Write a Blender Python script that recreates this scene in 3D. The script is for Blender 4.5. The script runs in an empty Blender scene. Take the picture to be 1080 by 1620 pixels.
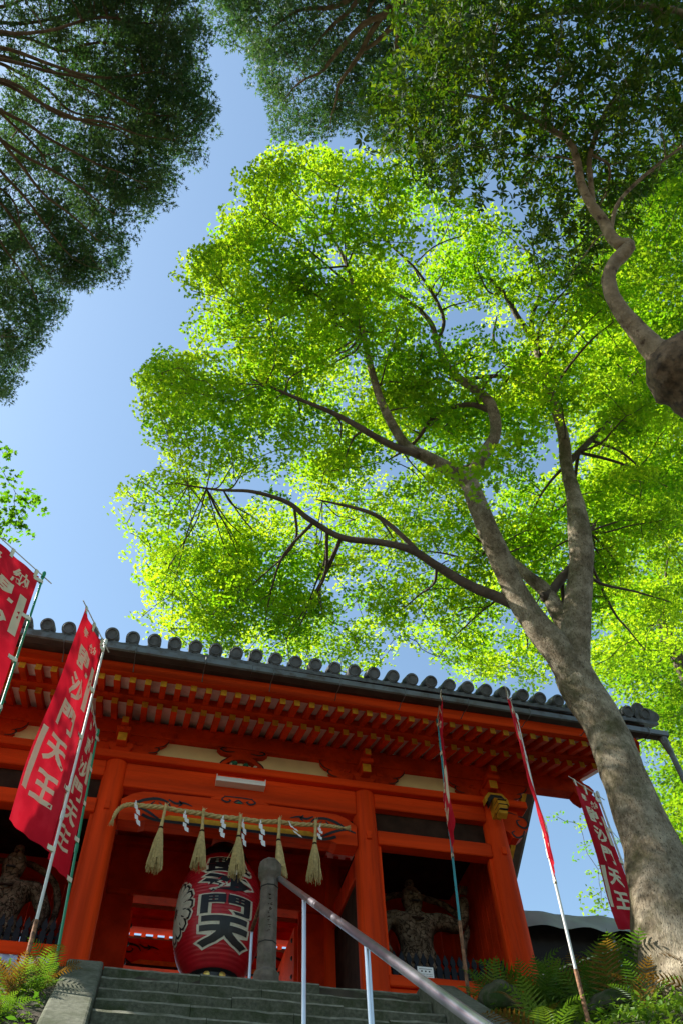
import bpy, bmesh, math, random
import numpy as np
from mathutils import Vector, Matrix, noise

random.seed(7)
rng = np.random.default_rng(11)
scene = bpy.context.scene
COL = scene.collection
R_ = math.radians

# ------------------------------------------------------------------ camera
FPX = 1316.0                                   # focal length in pixels of a 1080 x 1620 frame
PITCH, ROLL, YAW = R_(55.1), R_(-3.44), R_(16.56)
CAM = np.array([-1.27, -10.11, -4.76])
_r = np.array([math.cos(YAW), -math.sin(YAW), 0.0])
_fh = np.array([math.sin(YAW), math.cos(YAW), 0.0])
_u = np.array([0, 0, 1.0])
FWD = _fh * math.cos(PITCH) + _u * math.sin(PITCH)
_v = _u * math.cos(PITCH) - _fh * math.sin(PITCH)
RIGHT = _r * math.cos(ROLL) + _v * math.sin(ROLL)
UP = -_r * math.sin(ROLL) + _v * math.cos(ROLL)
cd = bpy.data.cameras.new('camera')
cam = bpy.data.objects.new('camera', cd)
COL.objects.link(cam)
m = Matrix.Identity(4)
for i in range(3):
    m[i][0], m[i][1], m[i][2], m[i][3] = RIGHT[i], UP[i], -FWD[i], CAM[i]
cam.matrix_world = m
cd.sensor_fit = 'VERTICAL'; cd.sensor_height = 36.0; cd.sensor_width = 24.0
cd.lens = FPX / 1620 * 36.0
cd.clip_start = 0.05; cd.clip_end = 3000
scene.camera = cam

# ------------------------------------------------------------------ light
SUN = Vector((-0.686, 0.171, 0.707)).normalized()     # towards the sun
w = bpy.data.worlds.new('World'); scene.world = w; w.use_nodes = True
nt = w.node_tree; nt.nodes.clear()
sky = nt.nodes.new('ShaderNodeTexSky'); sky.sky_type = 'NISHITA'; sky.sun_disc = False
sky.sun_elevation = math.asin(SUN.z)
sky.sun_rotation = math.atan2(SUN.x, SUN.y)
sky.altitude = 100; sky.air_density = 1.15; sky.dust_density = 0.8; sky.ozone_density = 0.0
bg = nt.nodes.new('ShaderNodeBackground'); bg.inputs[1].default_value = 0.112
wo = nt.nodes.new('ShaderNodeOutputWorld')
wb = nt.nodes.new('ShaderNodeMix'); wb.data_type = 'RGBA'; wb.blend_type = 'MULTIPLY'; wb.inputs[0].default_value = 1.0
wb.inputs[7].default_value = (0.91, 1.0, 0.97, 1)          # the camera's white balance on the whole sky
nt.links.new(sky.outputs[0], wb.inputs[6]); nt.links.new(wb.outputs[2], bg.inputs[0]); nt.links.new(bg.outputs[0], wo.inputs[0])
ld = bpy.data.lights.new('sun', 'SUN'); ld.energy = 5.0; ld.angle = R_(0.55); ld.color = (1.0, 0.95, 0.86)
sun = bpy.data.objects.new('sun', ld); COL.objects.link(sun)
sun.rotation_euler = SUN.to_track_quat('Z', 'Y').to_euler(); sun.location = (-25, 6, 26)
scene.view_settings.view_transform = 'Standard'
scene.view_settings.look = 'None'
scene.view_settings.exposure = 1.25
scene.view_settings.gamma = 1.0
scene.cycles.use_denoising = True
scene.cycles.max_bounces = 10
scene.cycles.diffuse_bounces = 6
scene.cycles.transmission_bounces = 8

# ------------------------------------------------------------------ helpers
def _ray(x, y):
    d = FWD + RIGHT * (x - 540) / FPX + UP * (810 - y) / FPX
    return d / np.linalg.norm(d)
def aty(x, y, Y):
    d = _ray(x, y); return Vector(CAM + d * (Y - CAM[1]) / d[1])
def atz(x, y, Z):
    d = _ray(x, y); return Vector(CAM + d * (Z - CAM[2]) / d[2])
def to_px(p):
    d = np.asarray(p, float) - CAM; z = d @ FWD
    return np.stack([540 + FPX * (d @ RIGHT) / z, 810 - FPX * (d @ UP) / z], -1)

class MB:
    """collects faces with a material index; build() links them as ONE mesh object"""
    def __init__(s): s.v = []; s.f = []; s.mi = []
    def face(s, pts, mi=0):
        b = len(s.v); s.v += [tuple(p) for p in pts]; s.f.append(tuple(range(b, b + len(pts)))); s.mi.append(mi)
    def add(s, vs, fs, mi=0):
        b = len(s.v); s.v += [tuple(p) for p in vs]
        for f in fs: s.f.append(tuple(b + i for i in f)); s.mi.append(mi)
    def box(s, lo, hi, ch=0.0, mi=0, end_mi=None):
        """axis-aligned box with chamfered edges; end_mi: material of the -y face"""
        (x0, y0, z0), (x1, y1, z1) = lo, hi
        if ch <= 0:
            vs = [(x, y, z) for x in (x0, x1) for y in (y0, y1) for z in (z0, z1)]
            fs = [(0, 1, 3, 2), (4, 6, 7, 5), (0, 4, 5, 1), (2, 3, 7, 6), (0, 2, 6, 4), (1, 5, 7, 3)]
            b = len(s.v); s.v += vs
            for k, f in enumerate(fs):
                s.f.append(tuple(b + i for i in f)); s.mi.append(end_mi if (k == 2 and end_mi is not None) else mi)
            return
        bm = bmesh.new()
        bmesh.ops.create_cube(bm, size=1)
        for v in bm.verts:
            v.co = Vector(((x0 + x1) / 2 + v.co.x * (x1 - x0), (y0 + y1) / 2 + v.co.y * (y1 - y0), (z0 + z1) / 2 + v.co.z * (z1 - z0)))
        bmesh.ops.bevel(bm, geom=list(bm.edges), offset=ch, segments=1, affect='EDGES')
        bm.normal_update(); bm.verts.index_update()
        b = len(s.v); s.v += [tuple(v.co) for v in bm.verts]
        for f in bm.faces:
            s.f.append(tuple(b + v.index for v in f.verts))
            s.mi.append(end_mi if (end_mi is not None and f.normal.y < -0.9) else mi)
        bm.free()
    def prism(s, poly, plane, a, b, mi=0, edge_mi=None):
        """extrude a 2D polygon; plane 'xz' along y, 'yz' along x, 'xy' along z"""
        def P(p, t):
            if plane == 'xz': return (p[0], t, p[1])
            if plane == 'yz': return (t, p[0], p[1])
            return (p[0], p[1], t)
        n = len(poly); o = len(s.v)
        s.v += [P(p, a) for p in poly] + [P(p, b) for p in poly]
        s.f.append(tuple(o + i for i in range(n))[::-1]); s.mi.append(mi)
        s.f.append(tuple(o + n + i for i in range(n))); s.mi.append(mi)
        for i in range(n):
            j = (i + 1) % n
            s.f.append((o + i, o + j, o + n + j, o + n + i)); s.mi.append(mi if edge_mi is None else edge_mi)
    def tube(s, pts, rad, n=8, mi=0, cap=True, rough=0.0, seed=0.0, freq=2.0):
        pts = [Vector(p) for p in pts]
        if not hasattr(rad, '__len__'): rad = [rad] * len(pts)
        t0 = (pts[1] - pts[0]).normalized()
        nx = t0.orthogonal().normalized()
        o = len(s.v)
        for i, p in enumerate(pts):
            t = (pts[min(i + 1, len(pts) - 1)] - pts[max(i - 1, 0)]).normalized()
            nx = (nx - t * nx.dot(t)).normalized(); ny = t.cross(nx)
            for k in range(n):
                a = 2 * math.pi * k / n
                d = nx * math.cos(a) + ny * math.sin(a)
                r = rad[i]
                if rough:
                    q = p * freq + d * 0.9 + Vector((seed, seed, seed))
                    r *= 1 + rough * (noise.noise(q) + 0.5 * noise.noise(q * 2.3))
                s.v.append(tuple(p + d * r))
        for i in range(len(pts) - 1):
            for k in range(n):
                a = o + i * n + k; b = o + i * n + (k + 1) % n
                s.f.append((a, b, b + n, a + n)); s.mi.append(mi)
        if cap:
            s.f.append(tuple(o + k for k in range(n))[::-1]); s.mi.append(mi)
            e = o + (len(pts) - 1) * n
            s.f.append(tuple(e + k for k in range(n))); s.mi.append(mi)
    def lathe(s, prof, c=(0, 0, 0), n=24, mi=0, a0=0.0):
        """prof: (radius, z) from bottom to top"""
        o = len(s.v)
        for r, z in prof:
            for k in range(n):
                a = a0 + 2 * math.pi * k / n
                s.v.append((c[0] + r * math.cos(a), c[1] + r * math.sin(a), c[2] + z))
        for i in range(len(prof) - 1):
            for k in range(n):
                a = o + i * n + k; b = o + i * n + (k + 1) % n
                s.f.append((a, b, b + n, a + n)); s.mi.append(mi)
        s.f.append(tuple(o + k for k in range(n))[::-1]); s.mi.append(mi)
        e = o + (len(prof) - 1) * n
        s.f.append(tuple(e + k for k in range(n))); s.mi.append(mi)
    def build(s, name, mats, parent=None, smooth=False, loc=None):
        me = bpy.data.meshes.new(name)
        me.from_pydata(s.v, [], s.f)
        if not isinstance(mats, (list, tuple)): mats = [mats]
        for mt in mats: me.materials.append(MAT[mt])
        if len(mats) > 1: me.polygons.foreach_set('material_index', s.mi)
        if smooth:
            me.polygons.foreach_set('use_smooth', [True] * len(s.f))
            if smooth != 'all':
                me.set_sharp_from_angle(angle=R_(38))
        me.update()
        return link(name, me, parent, loc)

def link(name, me, parent=None, loc=None):
    o = bpy.data.objects.new(name, me); COL.objects.link(o)
    if parent is not None: o.parent = parent
    if loc is not None: o.location = loc
    return o
def tag(o, label=None, cat=None, group=None, kind=None):
    if label: o['label'] = label
    if cat: o['category'] = cat
    if group: o['group'] = group
    if kind: o['kind'] = kind
    return o
def thing(name, label, cat, loc=(0, 0, 0), group=None):
    o = bpy.data.objects.new(name, None); o.empty_display_size = 0.1
    COL.objects.link(o); o.location = loc
    return tag(o, label, cat, group)
def shared(name, src, parent, loc, rot=None, scale=None):
    o = bpy.data.objects.new(name, src.data if hasattr(src, 'data') else src); COL.objects.link(o); o.parent = parent
    o.location = loc
    if rot is not None: o.rotation_euler = rot
    if scale is not None: o.scale = scale
    return o
def curve(pts, per=6):
    """Catmull-Rom through the points"""
    P = [Vector(p) for p in pts]
    if len(P) < 3: return P
    P = [P[0] * 2 - P[1]] + P + [P[-1] * 2 - P[-2]]
    out = []
    for i in range(1, len(P) - 2):
        for k in range(per):
            t = k / per
            a, b, c, d = P[i - 1], P[i], P[i + 1], P[i + 2]
            out.append(0.5 * ((2 * b) + (c - a) * t + (2 * a - 5 * b + 4 * c - d) * t * t + (-a + 3 * b - 3 * c + d) * t ** 3))
    out.append(P[-2]); return out
def interp_list(vals, n):
    xs = np.linspace(0, len(vals) - 1, n)
    return list(np.interp(xs, range(len(vals)), vals))

# ------------------------------------------------------------------ materials
MAT = {}
def mat(name, col, rough=0.6, var=0.12, scale=6.0, bump=0.0, bscale=40.0, metal=0.0, spec=0.4, col2=None, c2scale=3.0, c2lo=0.5, c2hi=0.65, stretch=None, transl=None):
    mt = bpy.data.materials.new(name); mt.use_nodes = True
    n = mt.node_tree; n.nodes.clear()
    out = n.nodes.new('ShaderNodeOutputMaterial'); b = n.nodes.new('ShaderNodeBsdfPrincipled')
    tc = n.nodes.new('ShaderNodeTexCoord'); src = tc.outputs['Object']
    geo = n.nodes.new('ShaderNodeNewGeometry'); src = geo.outputs['Position']
    if stretch:
        mp = n.nodes.new('ShaderNodeMapping'); mp.inputs['Scale'].default_value = stretch
        n.links.new(src, mp.inputs[0]); src = mp.outputs[0]
    tx = n.nodes.new('ShaderNodeTexNoise'); tx.inputs['Scale'].default_value = scale; tx.inputs['Detail'].default_value = 6
    n.links.new(src, tx.inputs['Vector'])
    rp = n.nodes.new('ShaderNodeValToRGB')
    c = np.array(col)
    rp.color_ramp.elements[0].position = 0.3; rp.color_ramp.elements[1].position = 0.7
    rp.color_ramp.elements[0].color = (*np.clip(c * (1 - var), 0, 1), 1); rp.color_ramp.elements[1].color = (*np.clip(c * (1 + var), 0, 1), 1)
    n.links.new(tx.outputs[0], rp.inputs[0]); cs = rp.outputs[0]
    if col2 is not None:
        t2 = n.nodes.new('ShaderNodeTexNoise'); t2.inputs['Scale'].default_value = c2scale; t2.inputs['Detail'].default_value = 8; t2.inputs['Roughness'].default_value = 0.65
        n.links.new(src, t2.inputs['Vector'])
        r2 = n.nodes.new('ShaderNodeMapRange'); r2.inputs[1].default_value = c2lo; r2.inputs[2].default_value = c2hi
        n.links.new(t2.outputs[0], r2.inputs[0])
        mx = n.nodes.new('ShaderNodeMix'); mx.data_type = 'RGBA'; mx.inputs[7].default_value = (*col2, 1)
        n.links.new(r2.outputs[0], mx.inputs[0]); n.links.new(cs, mx.inputs[6]); cs = mx.outputs[2]
    n.links.new(cs, b.inputs['Base Color'])
    b.inputs['Roughness'].default_value = rough; b.inputs['Metallic'].default_value = metal
    b.inputs['Specular IOR Level'].default_value = spec
    if bump:
        tb = n.nodes.new('ShaderNodeTexNoise'); tb.inputs['Scale'].default_value = bscale; tb.inputs['Detail'].default_value = 8
        n.links.new(src, tb.inputs['Vector'])
        bp = n.nodes.new('ShaderNodeBump'); bp.inputs['Strength'].default_value = bump; bp.inputs['Distance'].default_value = 0.02
        n.links.new(tb.outputs[0], bp.inputs['Height']); n.links.new(bp.outputs[0], b.inputs['Normal'])
    sh = b.outputs[0]
    if transl:
        tr = n.nodes.new('ShaderNodeBsdfTranslucent'); n.links.new(cs, tr.inputs[0])
        ms = n.nodes.new('ShaderNodeMixShader'); ms.inputs[0].default_value = transl
        n.links.new(b.outputs[0], ms.inputs[1]); n.links.new(tr.outputs[0], ms.inputs[2]); sh = ms.outputs[0]
    n.links.new(sh, out.inputs[0])
    MAT[name] = mt
    return mt
def leaf_mat(name, c_lo, c_hi, t_lo, t_hi, trans=0.5, gloss=0.08, rough=0.4):
    """leaf: diffuse + translucent + thin gloss; tint by per-leaf random attribute"""
    mt = bpy.data.materials.new(name); mt.use_nodes = True
    n = mt.node_tree; n.nodes.clear()
    out = n.nodes.new('ShaderNodeOutputMaterial')
    at = n.nodes.new('ShaderNodeAttribute'); at.attribute_name = 'tint'
    def ramp(a, b):
        r = n.nodes.new('ShaderNodeValToRGB'); r.color_ramp.elements[0].color = (*a, 1); r.color_ramp.elements[1].color = (*b, 1)
        n.links.new(at.outputs['Fac'], r.inputs[0]); return r
    d = n.nodes.new('ShaderNodeBsdfDiffuse'); t = n.nodes.new('ShaderNodeBsdfTranslucent'); g = n.nodes.new('ShaderNodeBsdfGlossy')
    n.links.new(ramp(c_lo, c_hi).outputs[0], d.inputs[0]); n.links.new(ramp(t_lo, t_hi).outputs[0], t.inputs[0])
    g.inputs['Roughness'].default_value = rough; g.inputs['Color'].default_value = (0.9, 0.95, 1, 1)
    m1 = n.nodes.new('ShaderNodeMixShader'); m1.inputs[0].default_value = trans
    n.links.new(d.outputs[0], m1.inputs[1]); n.links.new(t.outputs[0], m1.inputs[2])
    m2 = n.nodes.new('ShaderNodeMixShader'); m2.inputs[0].default_value = gloss
    n.links.new(m1.outputs[0], m2.inputs[1]); n.links.new(g.outputs[0], m2.inputs[2])
    n.links.new(m2.outputs[0], out.inputs[0]); MAT[name] = mt

for _n, _st in (('vermilion', None), ('vermilion_v', (2.6, 2.6, 0.16)), ('vermilion_h', (0.16, 2.6, 2.6))):
    mat(_n, (0.65, 0.048, 0.004), 0.66, 0.36, 1.6, 0.30, 22, spec=0.10, col2=(0.40, 0.030, 0.005), c2scale=5.0, c2lo=0.53, c2hi=0.76, stretch=_st)
mat('vermilion_old', (0.54, 0.040, 0.004), 0.7, 0.30, 2.0, 0.25, 30, spec=0.10, col2=(0.30, 0.020, 0.006), c2scale=5.5, c2lo=0.5, c2hi=0.75)
mat('ochre', (0.52, 0.26, 0.020), 0.65, 0.22, 14, spec=0.15)
mat('cream_plaster', (0.78, 0.68, 0.36), 0.85, 0.08, 4.0, 0.05, 60)
mat('chalk_board', (0.84, 0.76, 0.74), 0.85, 0.10, 5.0, col2=(0.58, 0.48, 0.45), c2scale=4, c2lo=0.5, c2hi=0.8)
mat('black_ink', (0.012, 0.012, 0.013), 0.6, 0.2)
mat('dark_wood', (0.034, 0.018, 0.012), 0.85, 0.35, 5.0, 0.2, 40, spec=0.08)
mat('red_inner', (0.58, 0.034, 0.005), 0.7, 0.3, 3.0, 0.2, 30, spec=0.10)
mat('roof_tile', (0.120, 0.126, 0.132), 0.6, 0.35, 9.0, 0.2, 70, spec=0.2, col2=(0.060, 0.062, 0.060), c2scale=7, c2lo=0.5, c2hi=0.7)
mat('gutter_metal', (0.15, 0.16, 0.165), 0.45, 0.2, 4.0, metal=0.25, col2=(0.09, 0.075, 0.062), c2scale=5)
mat('gutter_inside', (0.055, 0.040, 0.032), 0.8, 0.3, 6.0)
mat('stone_worn_lit', (0.190, 0.185, 0.140), 0.95, 0.35, 14.0, 0.3, 70, spec=0.08, col2=(0.085, 0.09, 0.055), c2scale=5, c2lo=0.5, c2hi=0.7)
mat('stone', (0.092, 0.094, 0.066), 0.95, 0.35, 30.0, 0.35, 70, spec=0.08, col2=(0.042, 0.052, 0.024), c2scale=3.4, c2lo=0.46, c2hi=0.66)
mat('stone_pale', (0.135, 0.138, 0.104), 0.95, 0.30, 26.0, 0.25, 90, spec=0.08, col2=(0.070, 0.078, 0.048), c2scale=2.4, c2lo=0.48, c2hi=0.68)
mat('paving', (0.30, 0.285, 0.25), 0.95, 0.25, 14.0, 0.3, 60, spec=0.08)
mat('gravel', (0.36, 0.33, 0.28), 0.95, 0.25, 40.0, 0.4, 90, spec=0.05)
mat('post_stone', (0.155, 0.128, 0.104), 0.9, 0.3, 12.0, 0.4, 60, spec=0.1, col2=(0.085, 0.085, 0.055), c2scale=3.5, c2lo=0.5, c2hi=0.72)
mat('rock', (0.075, 0.072, 0.048), 0.95, 0.4, 6.0, 0.8, 18, spec=0.05, col2=(0.028, 0.045, 0.014), c2scale=4, c2lo=0.45, c2hi=0.6)
mat('soil', (0.050, 0.038, 0.024), 1.0, 0.4, 5.0, 0.8, 12, col2=(0.035, 0.055, 0.018), c2scale=1.3)
mat('straw', (0.50, 0.375, 0.155), 0.8, 0.25, 30.0, 0.3, 80)
mat('paper', (0.82, 0.82, 0.80), 0.8, 0.04, 5.0)
mat('plastic_white', (0.80, 0.79, 0.74), 0.4, 0.05, 5.0)
mat('lantern_red', (0.46, 0.008, 0.016), 0.38, 0.15, 9.0, spec=0.5)
mat('lantern_black', (0.010, 0.011, 0.013), 0.4, 0.2)
mat('lantern_cream', (0.66, 0.62, 0.48), 0.55, 0.1, 20)
mat('gold', (0.75, 0.48, 0.10), 0.3, 0.1, metal=0.9)
mat('banner_red', (0.50, 0.010, 0.024), 0.85, 0.18, 3.0, transl=0.28, bump=0.35, bscale=9, spec=0.08, col2=(0.58, 0.030, 0.05), c2scale=1.5, c2lo=0.5, c2hi=0.8)
mat('banner_print', (0.78, 0.72, 0.50), 0.8, 0.06, 10.0, transl=0.25)
mat('banner_strap', (0.72, 0.68, 0.52), 0.8, 0.08, 10.0)
mat('pole_green', (0.012, 0.24, 0.115), 0.35, 0.1, 4.0, spec=0.5)
mat('pole_teal', (0.03, 0.25, 0.28), 0.4, 0.1, 4.0)
mat('pole_white', (0.62, 0.62, 0.58), 0.4, 0.1, 6.0)
mat('rust', (0.24, 0.115, 0.06), 0.85, 0.5, 22.0, 0.4, 60, col2=(0.07, 0.04, 0.025), c2scale=14)
mat('steel', (0.50, 0.49, 0.55), 0.28, 0.12, 7.0, metal=0.85)
mat('steel_post', (0.60, 0.61, 0.61), 0.3, 0.08, 4.0, metal=0.9)
mat('fence_iron', (0.012, 0.015, 0.020), 0.6, 0.3, 8.0, spec=0.15)
mat('poster_blue', (0.30, 0.42, 0.66), 0.6, 0.5, 6.0, col2=(0.7, 0.75, 0.82), c2scale=5)
mat('tarp', (0.27, 0.28, 0.30), 0.55, 0.15, 3.0, 0.15, 14)
mat('cloth_dark', (0.02, 0.02, 0.022), 0.9, 0.3)
mat('carve_green', (0.02, 0.16, 0.10), 0.5, 0.2)

mat('bark_dark', (0.095, 0.070, 0.052), 0.9, 0.35, 7.0, 0.6, 24)
mat('bark_cedar', (0.150, 0.100, 0.068), 0.95, 0.40, 8.0, 0.6, 30, spec=0.05)
mat('bark_pale', (0.27, 0.205, 0.140), 0.9, 0.30, 9.0, 0.8, 34, spec=0.08, col2=(0.085, 0.055, 0.04), c2scale=6.0, c2lo=0.54, c2hi=0.66)
mat('bark_burl', (0.130, 0.088, 0.055), 0.95, 0.45, 9.0, 0.9, 14, col2=(0.04, 0.028, 0.02), c2scale=7)
leaf_mat('leaf_maple', (0.066, 0.175, 0.006), (0.145, 0.265, 0.010), (0.195, 0.455, 0.004), (0.52, 0.68, 0.016), 0.68, 0.015, 0.6)
leaf_mat('leaf_conifer', (0.030, 0.078, 0.022), (0.105, 0.160, 0.060), (0.03, 0.11, 0.014), (0.12, 0.22, 0.04), 0.38, 0.03, 0.5)
leaf_mat('leaf_oak', (0.026, 0.066, 0.006), (0.100, 0.145, 0.012), (0.05, 0.16, 0.003), (0.24, 0.32, 0.008), 0.42, 0.025, 0.55)
leaf_mat('leaf_maple_deep', (0.045, 0.130, 0.006), (0.110, 0.200, 0.008), (0.11, 0.30, 0.004), (0.32, 0.46, 0.010), 0.66, 0.015, 0.6)
leaf_mat('leaf_fern', (0.070, 0.160, 0.018), (0.180, 0.270, 0.040), (0.09, 0.24, 0.01), (0.24, 0.38, 0.02), 0.4, 0.03, 0.5)
leaf_mat('leaf_fern_dry', (0.20, 0.095, 0.018), (0.24, 0.160, 0.030), (0.26, 0.12, 0.01), (0.32, 0.20, 0.02), 0.35, 0.04, 0.5)
def bark_mat(name, pale, mid, moss, zs=0.30):
    """furrowed bark: streaky fine grain, lichen patches, mossy stains"""
    mt = bpy.data.materials.new(name); mt.use_nodes = True; n = mt.node_tree; n.nodes.clear(); L = n.links.new
    out = n.nodes.new('ShaderNodeOutputMaterial'); b = n.nodes.new('ShaderNodeBsdfPrincipled'); b.inputs['Roughness'].default_value = 0.95; b.inputs['Specular IOR Level'].default_value = 0.06
    geo = n.nodes.new('ShaderNodeNewGeometry')
    mp = n.nodes.new('ShaderNodeMapping'); mp.inputs['Scale'].default_value = (1, 1, zs); mp.inputs['Rotation'].default_value = (0, 0.45, 0); L(geo.outputs['Position'], mp.inputs[0])
    def nz(src, sc, det=8, ro=0.6):
        t = n.nodes.new('ShaderNodeTexNoise'); t.inputs['Scale'].default_value = sc; t.inputs['Detail'].default_value = det; t.inputs['Roughness'].default_value = ro; L(src, t.inputs['Vector']); return t.outputs[0]
    def rng_(v, a, c):
        r = n.nodes.new('ShaderNodeMapRange'); r.inputs[1].default_value = a; r.inputs[2].default_value = c; L(v, r.inputs[0]); return r.outputs[0]
    def mix(f, a, c):
        m_ = n.nodes.new('ShaderNodeMix'); m_.data_type = 'RGBA'; L(f, m_.inputs[0])
        for k, q in ((6, a), (7, c)):
            if isinstance(q, tuple): m_.inputs[k].default_value = (*q, 1)
            else: L(q, m_.inputs[k])
        return m_.outputs[2]
    fine = nz(mp.outputs[0], 38, 10, 0.7)
    c1 = mix(rng_(fine, 0.36, 0.64), tuple(np.array(mid) * 0.42), mid)
    c2 = mix(rng_(nz(geo.outputs['Position'], 4.0, 10, 0.74), 0.42, 0.70), c1, pale)
    c3 = mix(rng_(nz(geo.outputs['Position'], 1.9, 10, 0.72), 0.48, 0.68), c2, moss)
    c4 = mix(rng_(nz(mp.outputs[0], 90, 4, 0.5), 0.58, 0.66), c3, tuple(np.array(mid) * 0.30))
    L(c4, b.inputs['Base Color'])
    bp = n.nodes.new('ShaderNodeBump'); bp.inputs['Strength'].default_value = 1.0; bp.inputs['Distance'].default_value = 0.03
    L(fine, bp.inputs['Height']); L(bp.outputs[0], b.inputs['Normal']); L(b.outputs[0], out.inputs[0]); MAT[name] = mt
bark_mat('bark', (0.50, 0.43, 0.32), (0.265, 0.210, 0.142), (0.080, 0.076, 0.034))
def statue_mat(name):
    """old carved timber: drying cracks and worn pigment"""
    mt = bpy.data.materials.new(name); mt.use_nodes = True; n = mt.node_tree; b = n.nodes['Principled BSDF']; L = n.links.new
    geo = n.nodes.new('ShaderNodeNewGeometry'); nz = n.nodes.new('ShaderNodeTexNoise'); nz.inputs['Scale'].default_value = 9; nz.inputs['Detail'].default_value = 8
    L(geo.outputs['Position'], nz.inputs['Vector'])
    add = n.nodes.new('ShaderNodeVectorMath'); add.operation = 'MULTIPLY_ADD'; add.inputs[1].default_value = (.25, .25, .25); L(nz.outputs['Color'], add.inputs[0]); L(geo.outputs['Position'], add.inputs[2])
    vo = n.nodes.new('ShaderNodeTexVoronoi'); vo.feature = 'DISTANCE_TO_EDGE'; vo.inputs['Scale'].default_value = 11; L(add.outputs[0], vo.inputs['Vector'])
    cr = n.nodes.new('ShaderNodeMapRange'); cr.inputs[1].default_value = 0.0; cr.inputs[2].default_value = 0.07; L(vo.outputs[0], cr.inputs[0])
    rp = n.nodes.new('ShaderNodeValToRGB'); rp.color_ramp.elements[0].position = .35; rp.color_ramp.elements[0].color = (.085, .056, .034, 1); rp.color_ramp.elements[1].position = .65; rp.color_ramp.elements[1].color = (.235, .170, .110, 1); L(nz.outputs[0], rp.inputs[0])
    mx = n.nodes.new('ShaderNodeMix'); mx.data_type = 'RGBA'; mx.inputs[6].default_value = (.022, .014, .009, 1); L(cr.outputs[0], mx.inputs[0]); L(rp.outputs[0], mx.inputs[7]); L(mx.outputs[2], b.inputs['Base Color'])
    b.inputs['Roughness'].default_value = .85; b.inputs['Specular IOR Level'].default_value = .1
    bp = n.nodes.new('ShaderNodeBump'); bp.inputs['Strength'].default_value = .8; bp.inputs['Distance'].default_value = .03; L(cr.outputs[0], bp.inputs['Height']); L(bp.outputs[0], b.inputs['Normal']); MAT[name] = mt
statue_mat('statue_wood')
# ------------------------------------------------------------------ ground and stairs
FLOOR = -0.35
SLOPE = 0.728
SX0, SX1 = -1.42, 1.93                          # stair width
def ground_z(x, y):
    d = max(0.0, -1.15 - y)
    z = FLOOR - 0.02 - SLOPE * min(d, 8.4)
    nz = 0.10 * noise.noise(Vector((x * 1.1, y * 1.1, 0))) * min(1.0, max(0.0, (-0.9 - y) / 0.5))
    if x > SX1 + 0.35:                                   # the right bank rises above the stair kerb
        t = min(1.0, (x - SX1 - 0.35) / 1.2); t = t * t * (3 - 2 * t)
        bank = FLOOR - 0.10 - 0.42 * min(d, 3.5) - SLOPE * max(0.0, min(d, 9.0) - 3.5)
        z = (z - 0.02) * (1 - t) + bank * t + nz
    elif x < SX0 - 0.3:
        t = min(1.0, (SX0 - 0.3 - x) / 0.6)
        z += -0.12 * t * min(1.0, d * 2) + nz
    else:
        z -= 0.45 if d > 0.02 else 0.02
    if y > 9: z += min(4.0, (y - 9) * 0.05) - 0.02
    return z
xs = sorted(set([-400, -150, -60, -30, -18] + list(np.round(np.arange(-12, 12.01, 0.35), 3)) + [SX0 - 0.34, SX0 - 0.26, SX1 + 0.31, SX1 + 0.39] + [18, 30, 60, 150, 400]))
ys = sorted(set([-400, -150, -60, -30, -20, -15] + list(np.round(np.arange(-12, 8.01, 0.35), 3)) + [-1.13, -1.2] + [12, 18, 30, 60, 150, 400]))
g = MB()
g.v = [(x, y, ground_z(x, y)) for y in ys for x in xs]
nx_ = len(xs)
g.f = [(j * nx_ + i, j * nx_ + i + 1, (j + 1) * nx_ + i + 1, (j + 1) * nx_ + i) for j in range(len(ys) - 1) for i in range(nx_ - 1)]
g.mi = [0] * len(g.f)
tag(g.build('ground', 'soil', smooth='all'), kind='structure')

# paved terrace the gate stands on
t = MB(); t.box((-6.5, -0.80, FLOOR - 0.5), (6.3, 6.5, FLOOR), 0.02)
tag(t.build('terrace', 'paving'), kind='structure')

gv = MB(); gv.face([(-30, 6.52, FLOOR - 0.010), (30, 6.52, FLOOR - 0.010), (30, 24, FLOOR + 0.9), (-30, 24, FLOOR + 0.9)]); tag(gv.build('gravel_courtyard', 'gravel'), kind='structure')

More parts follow.
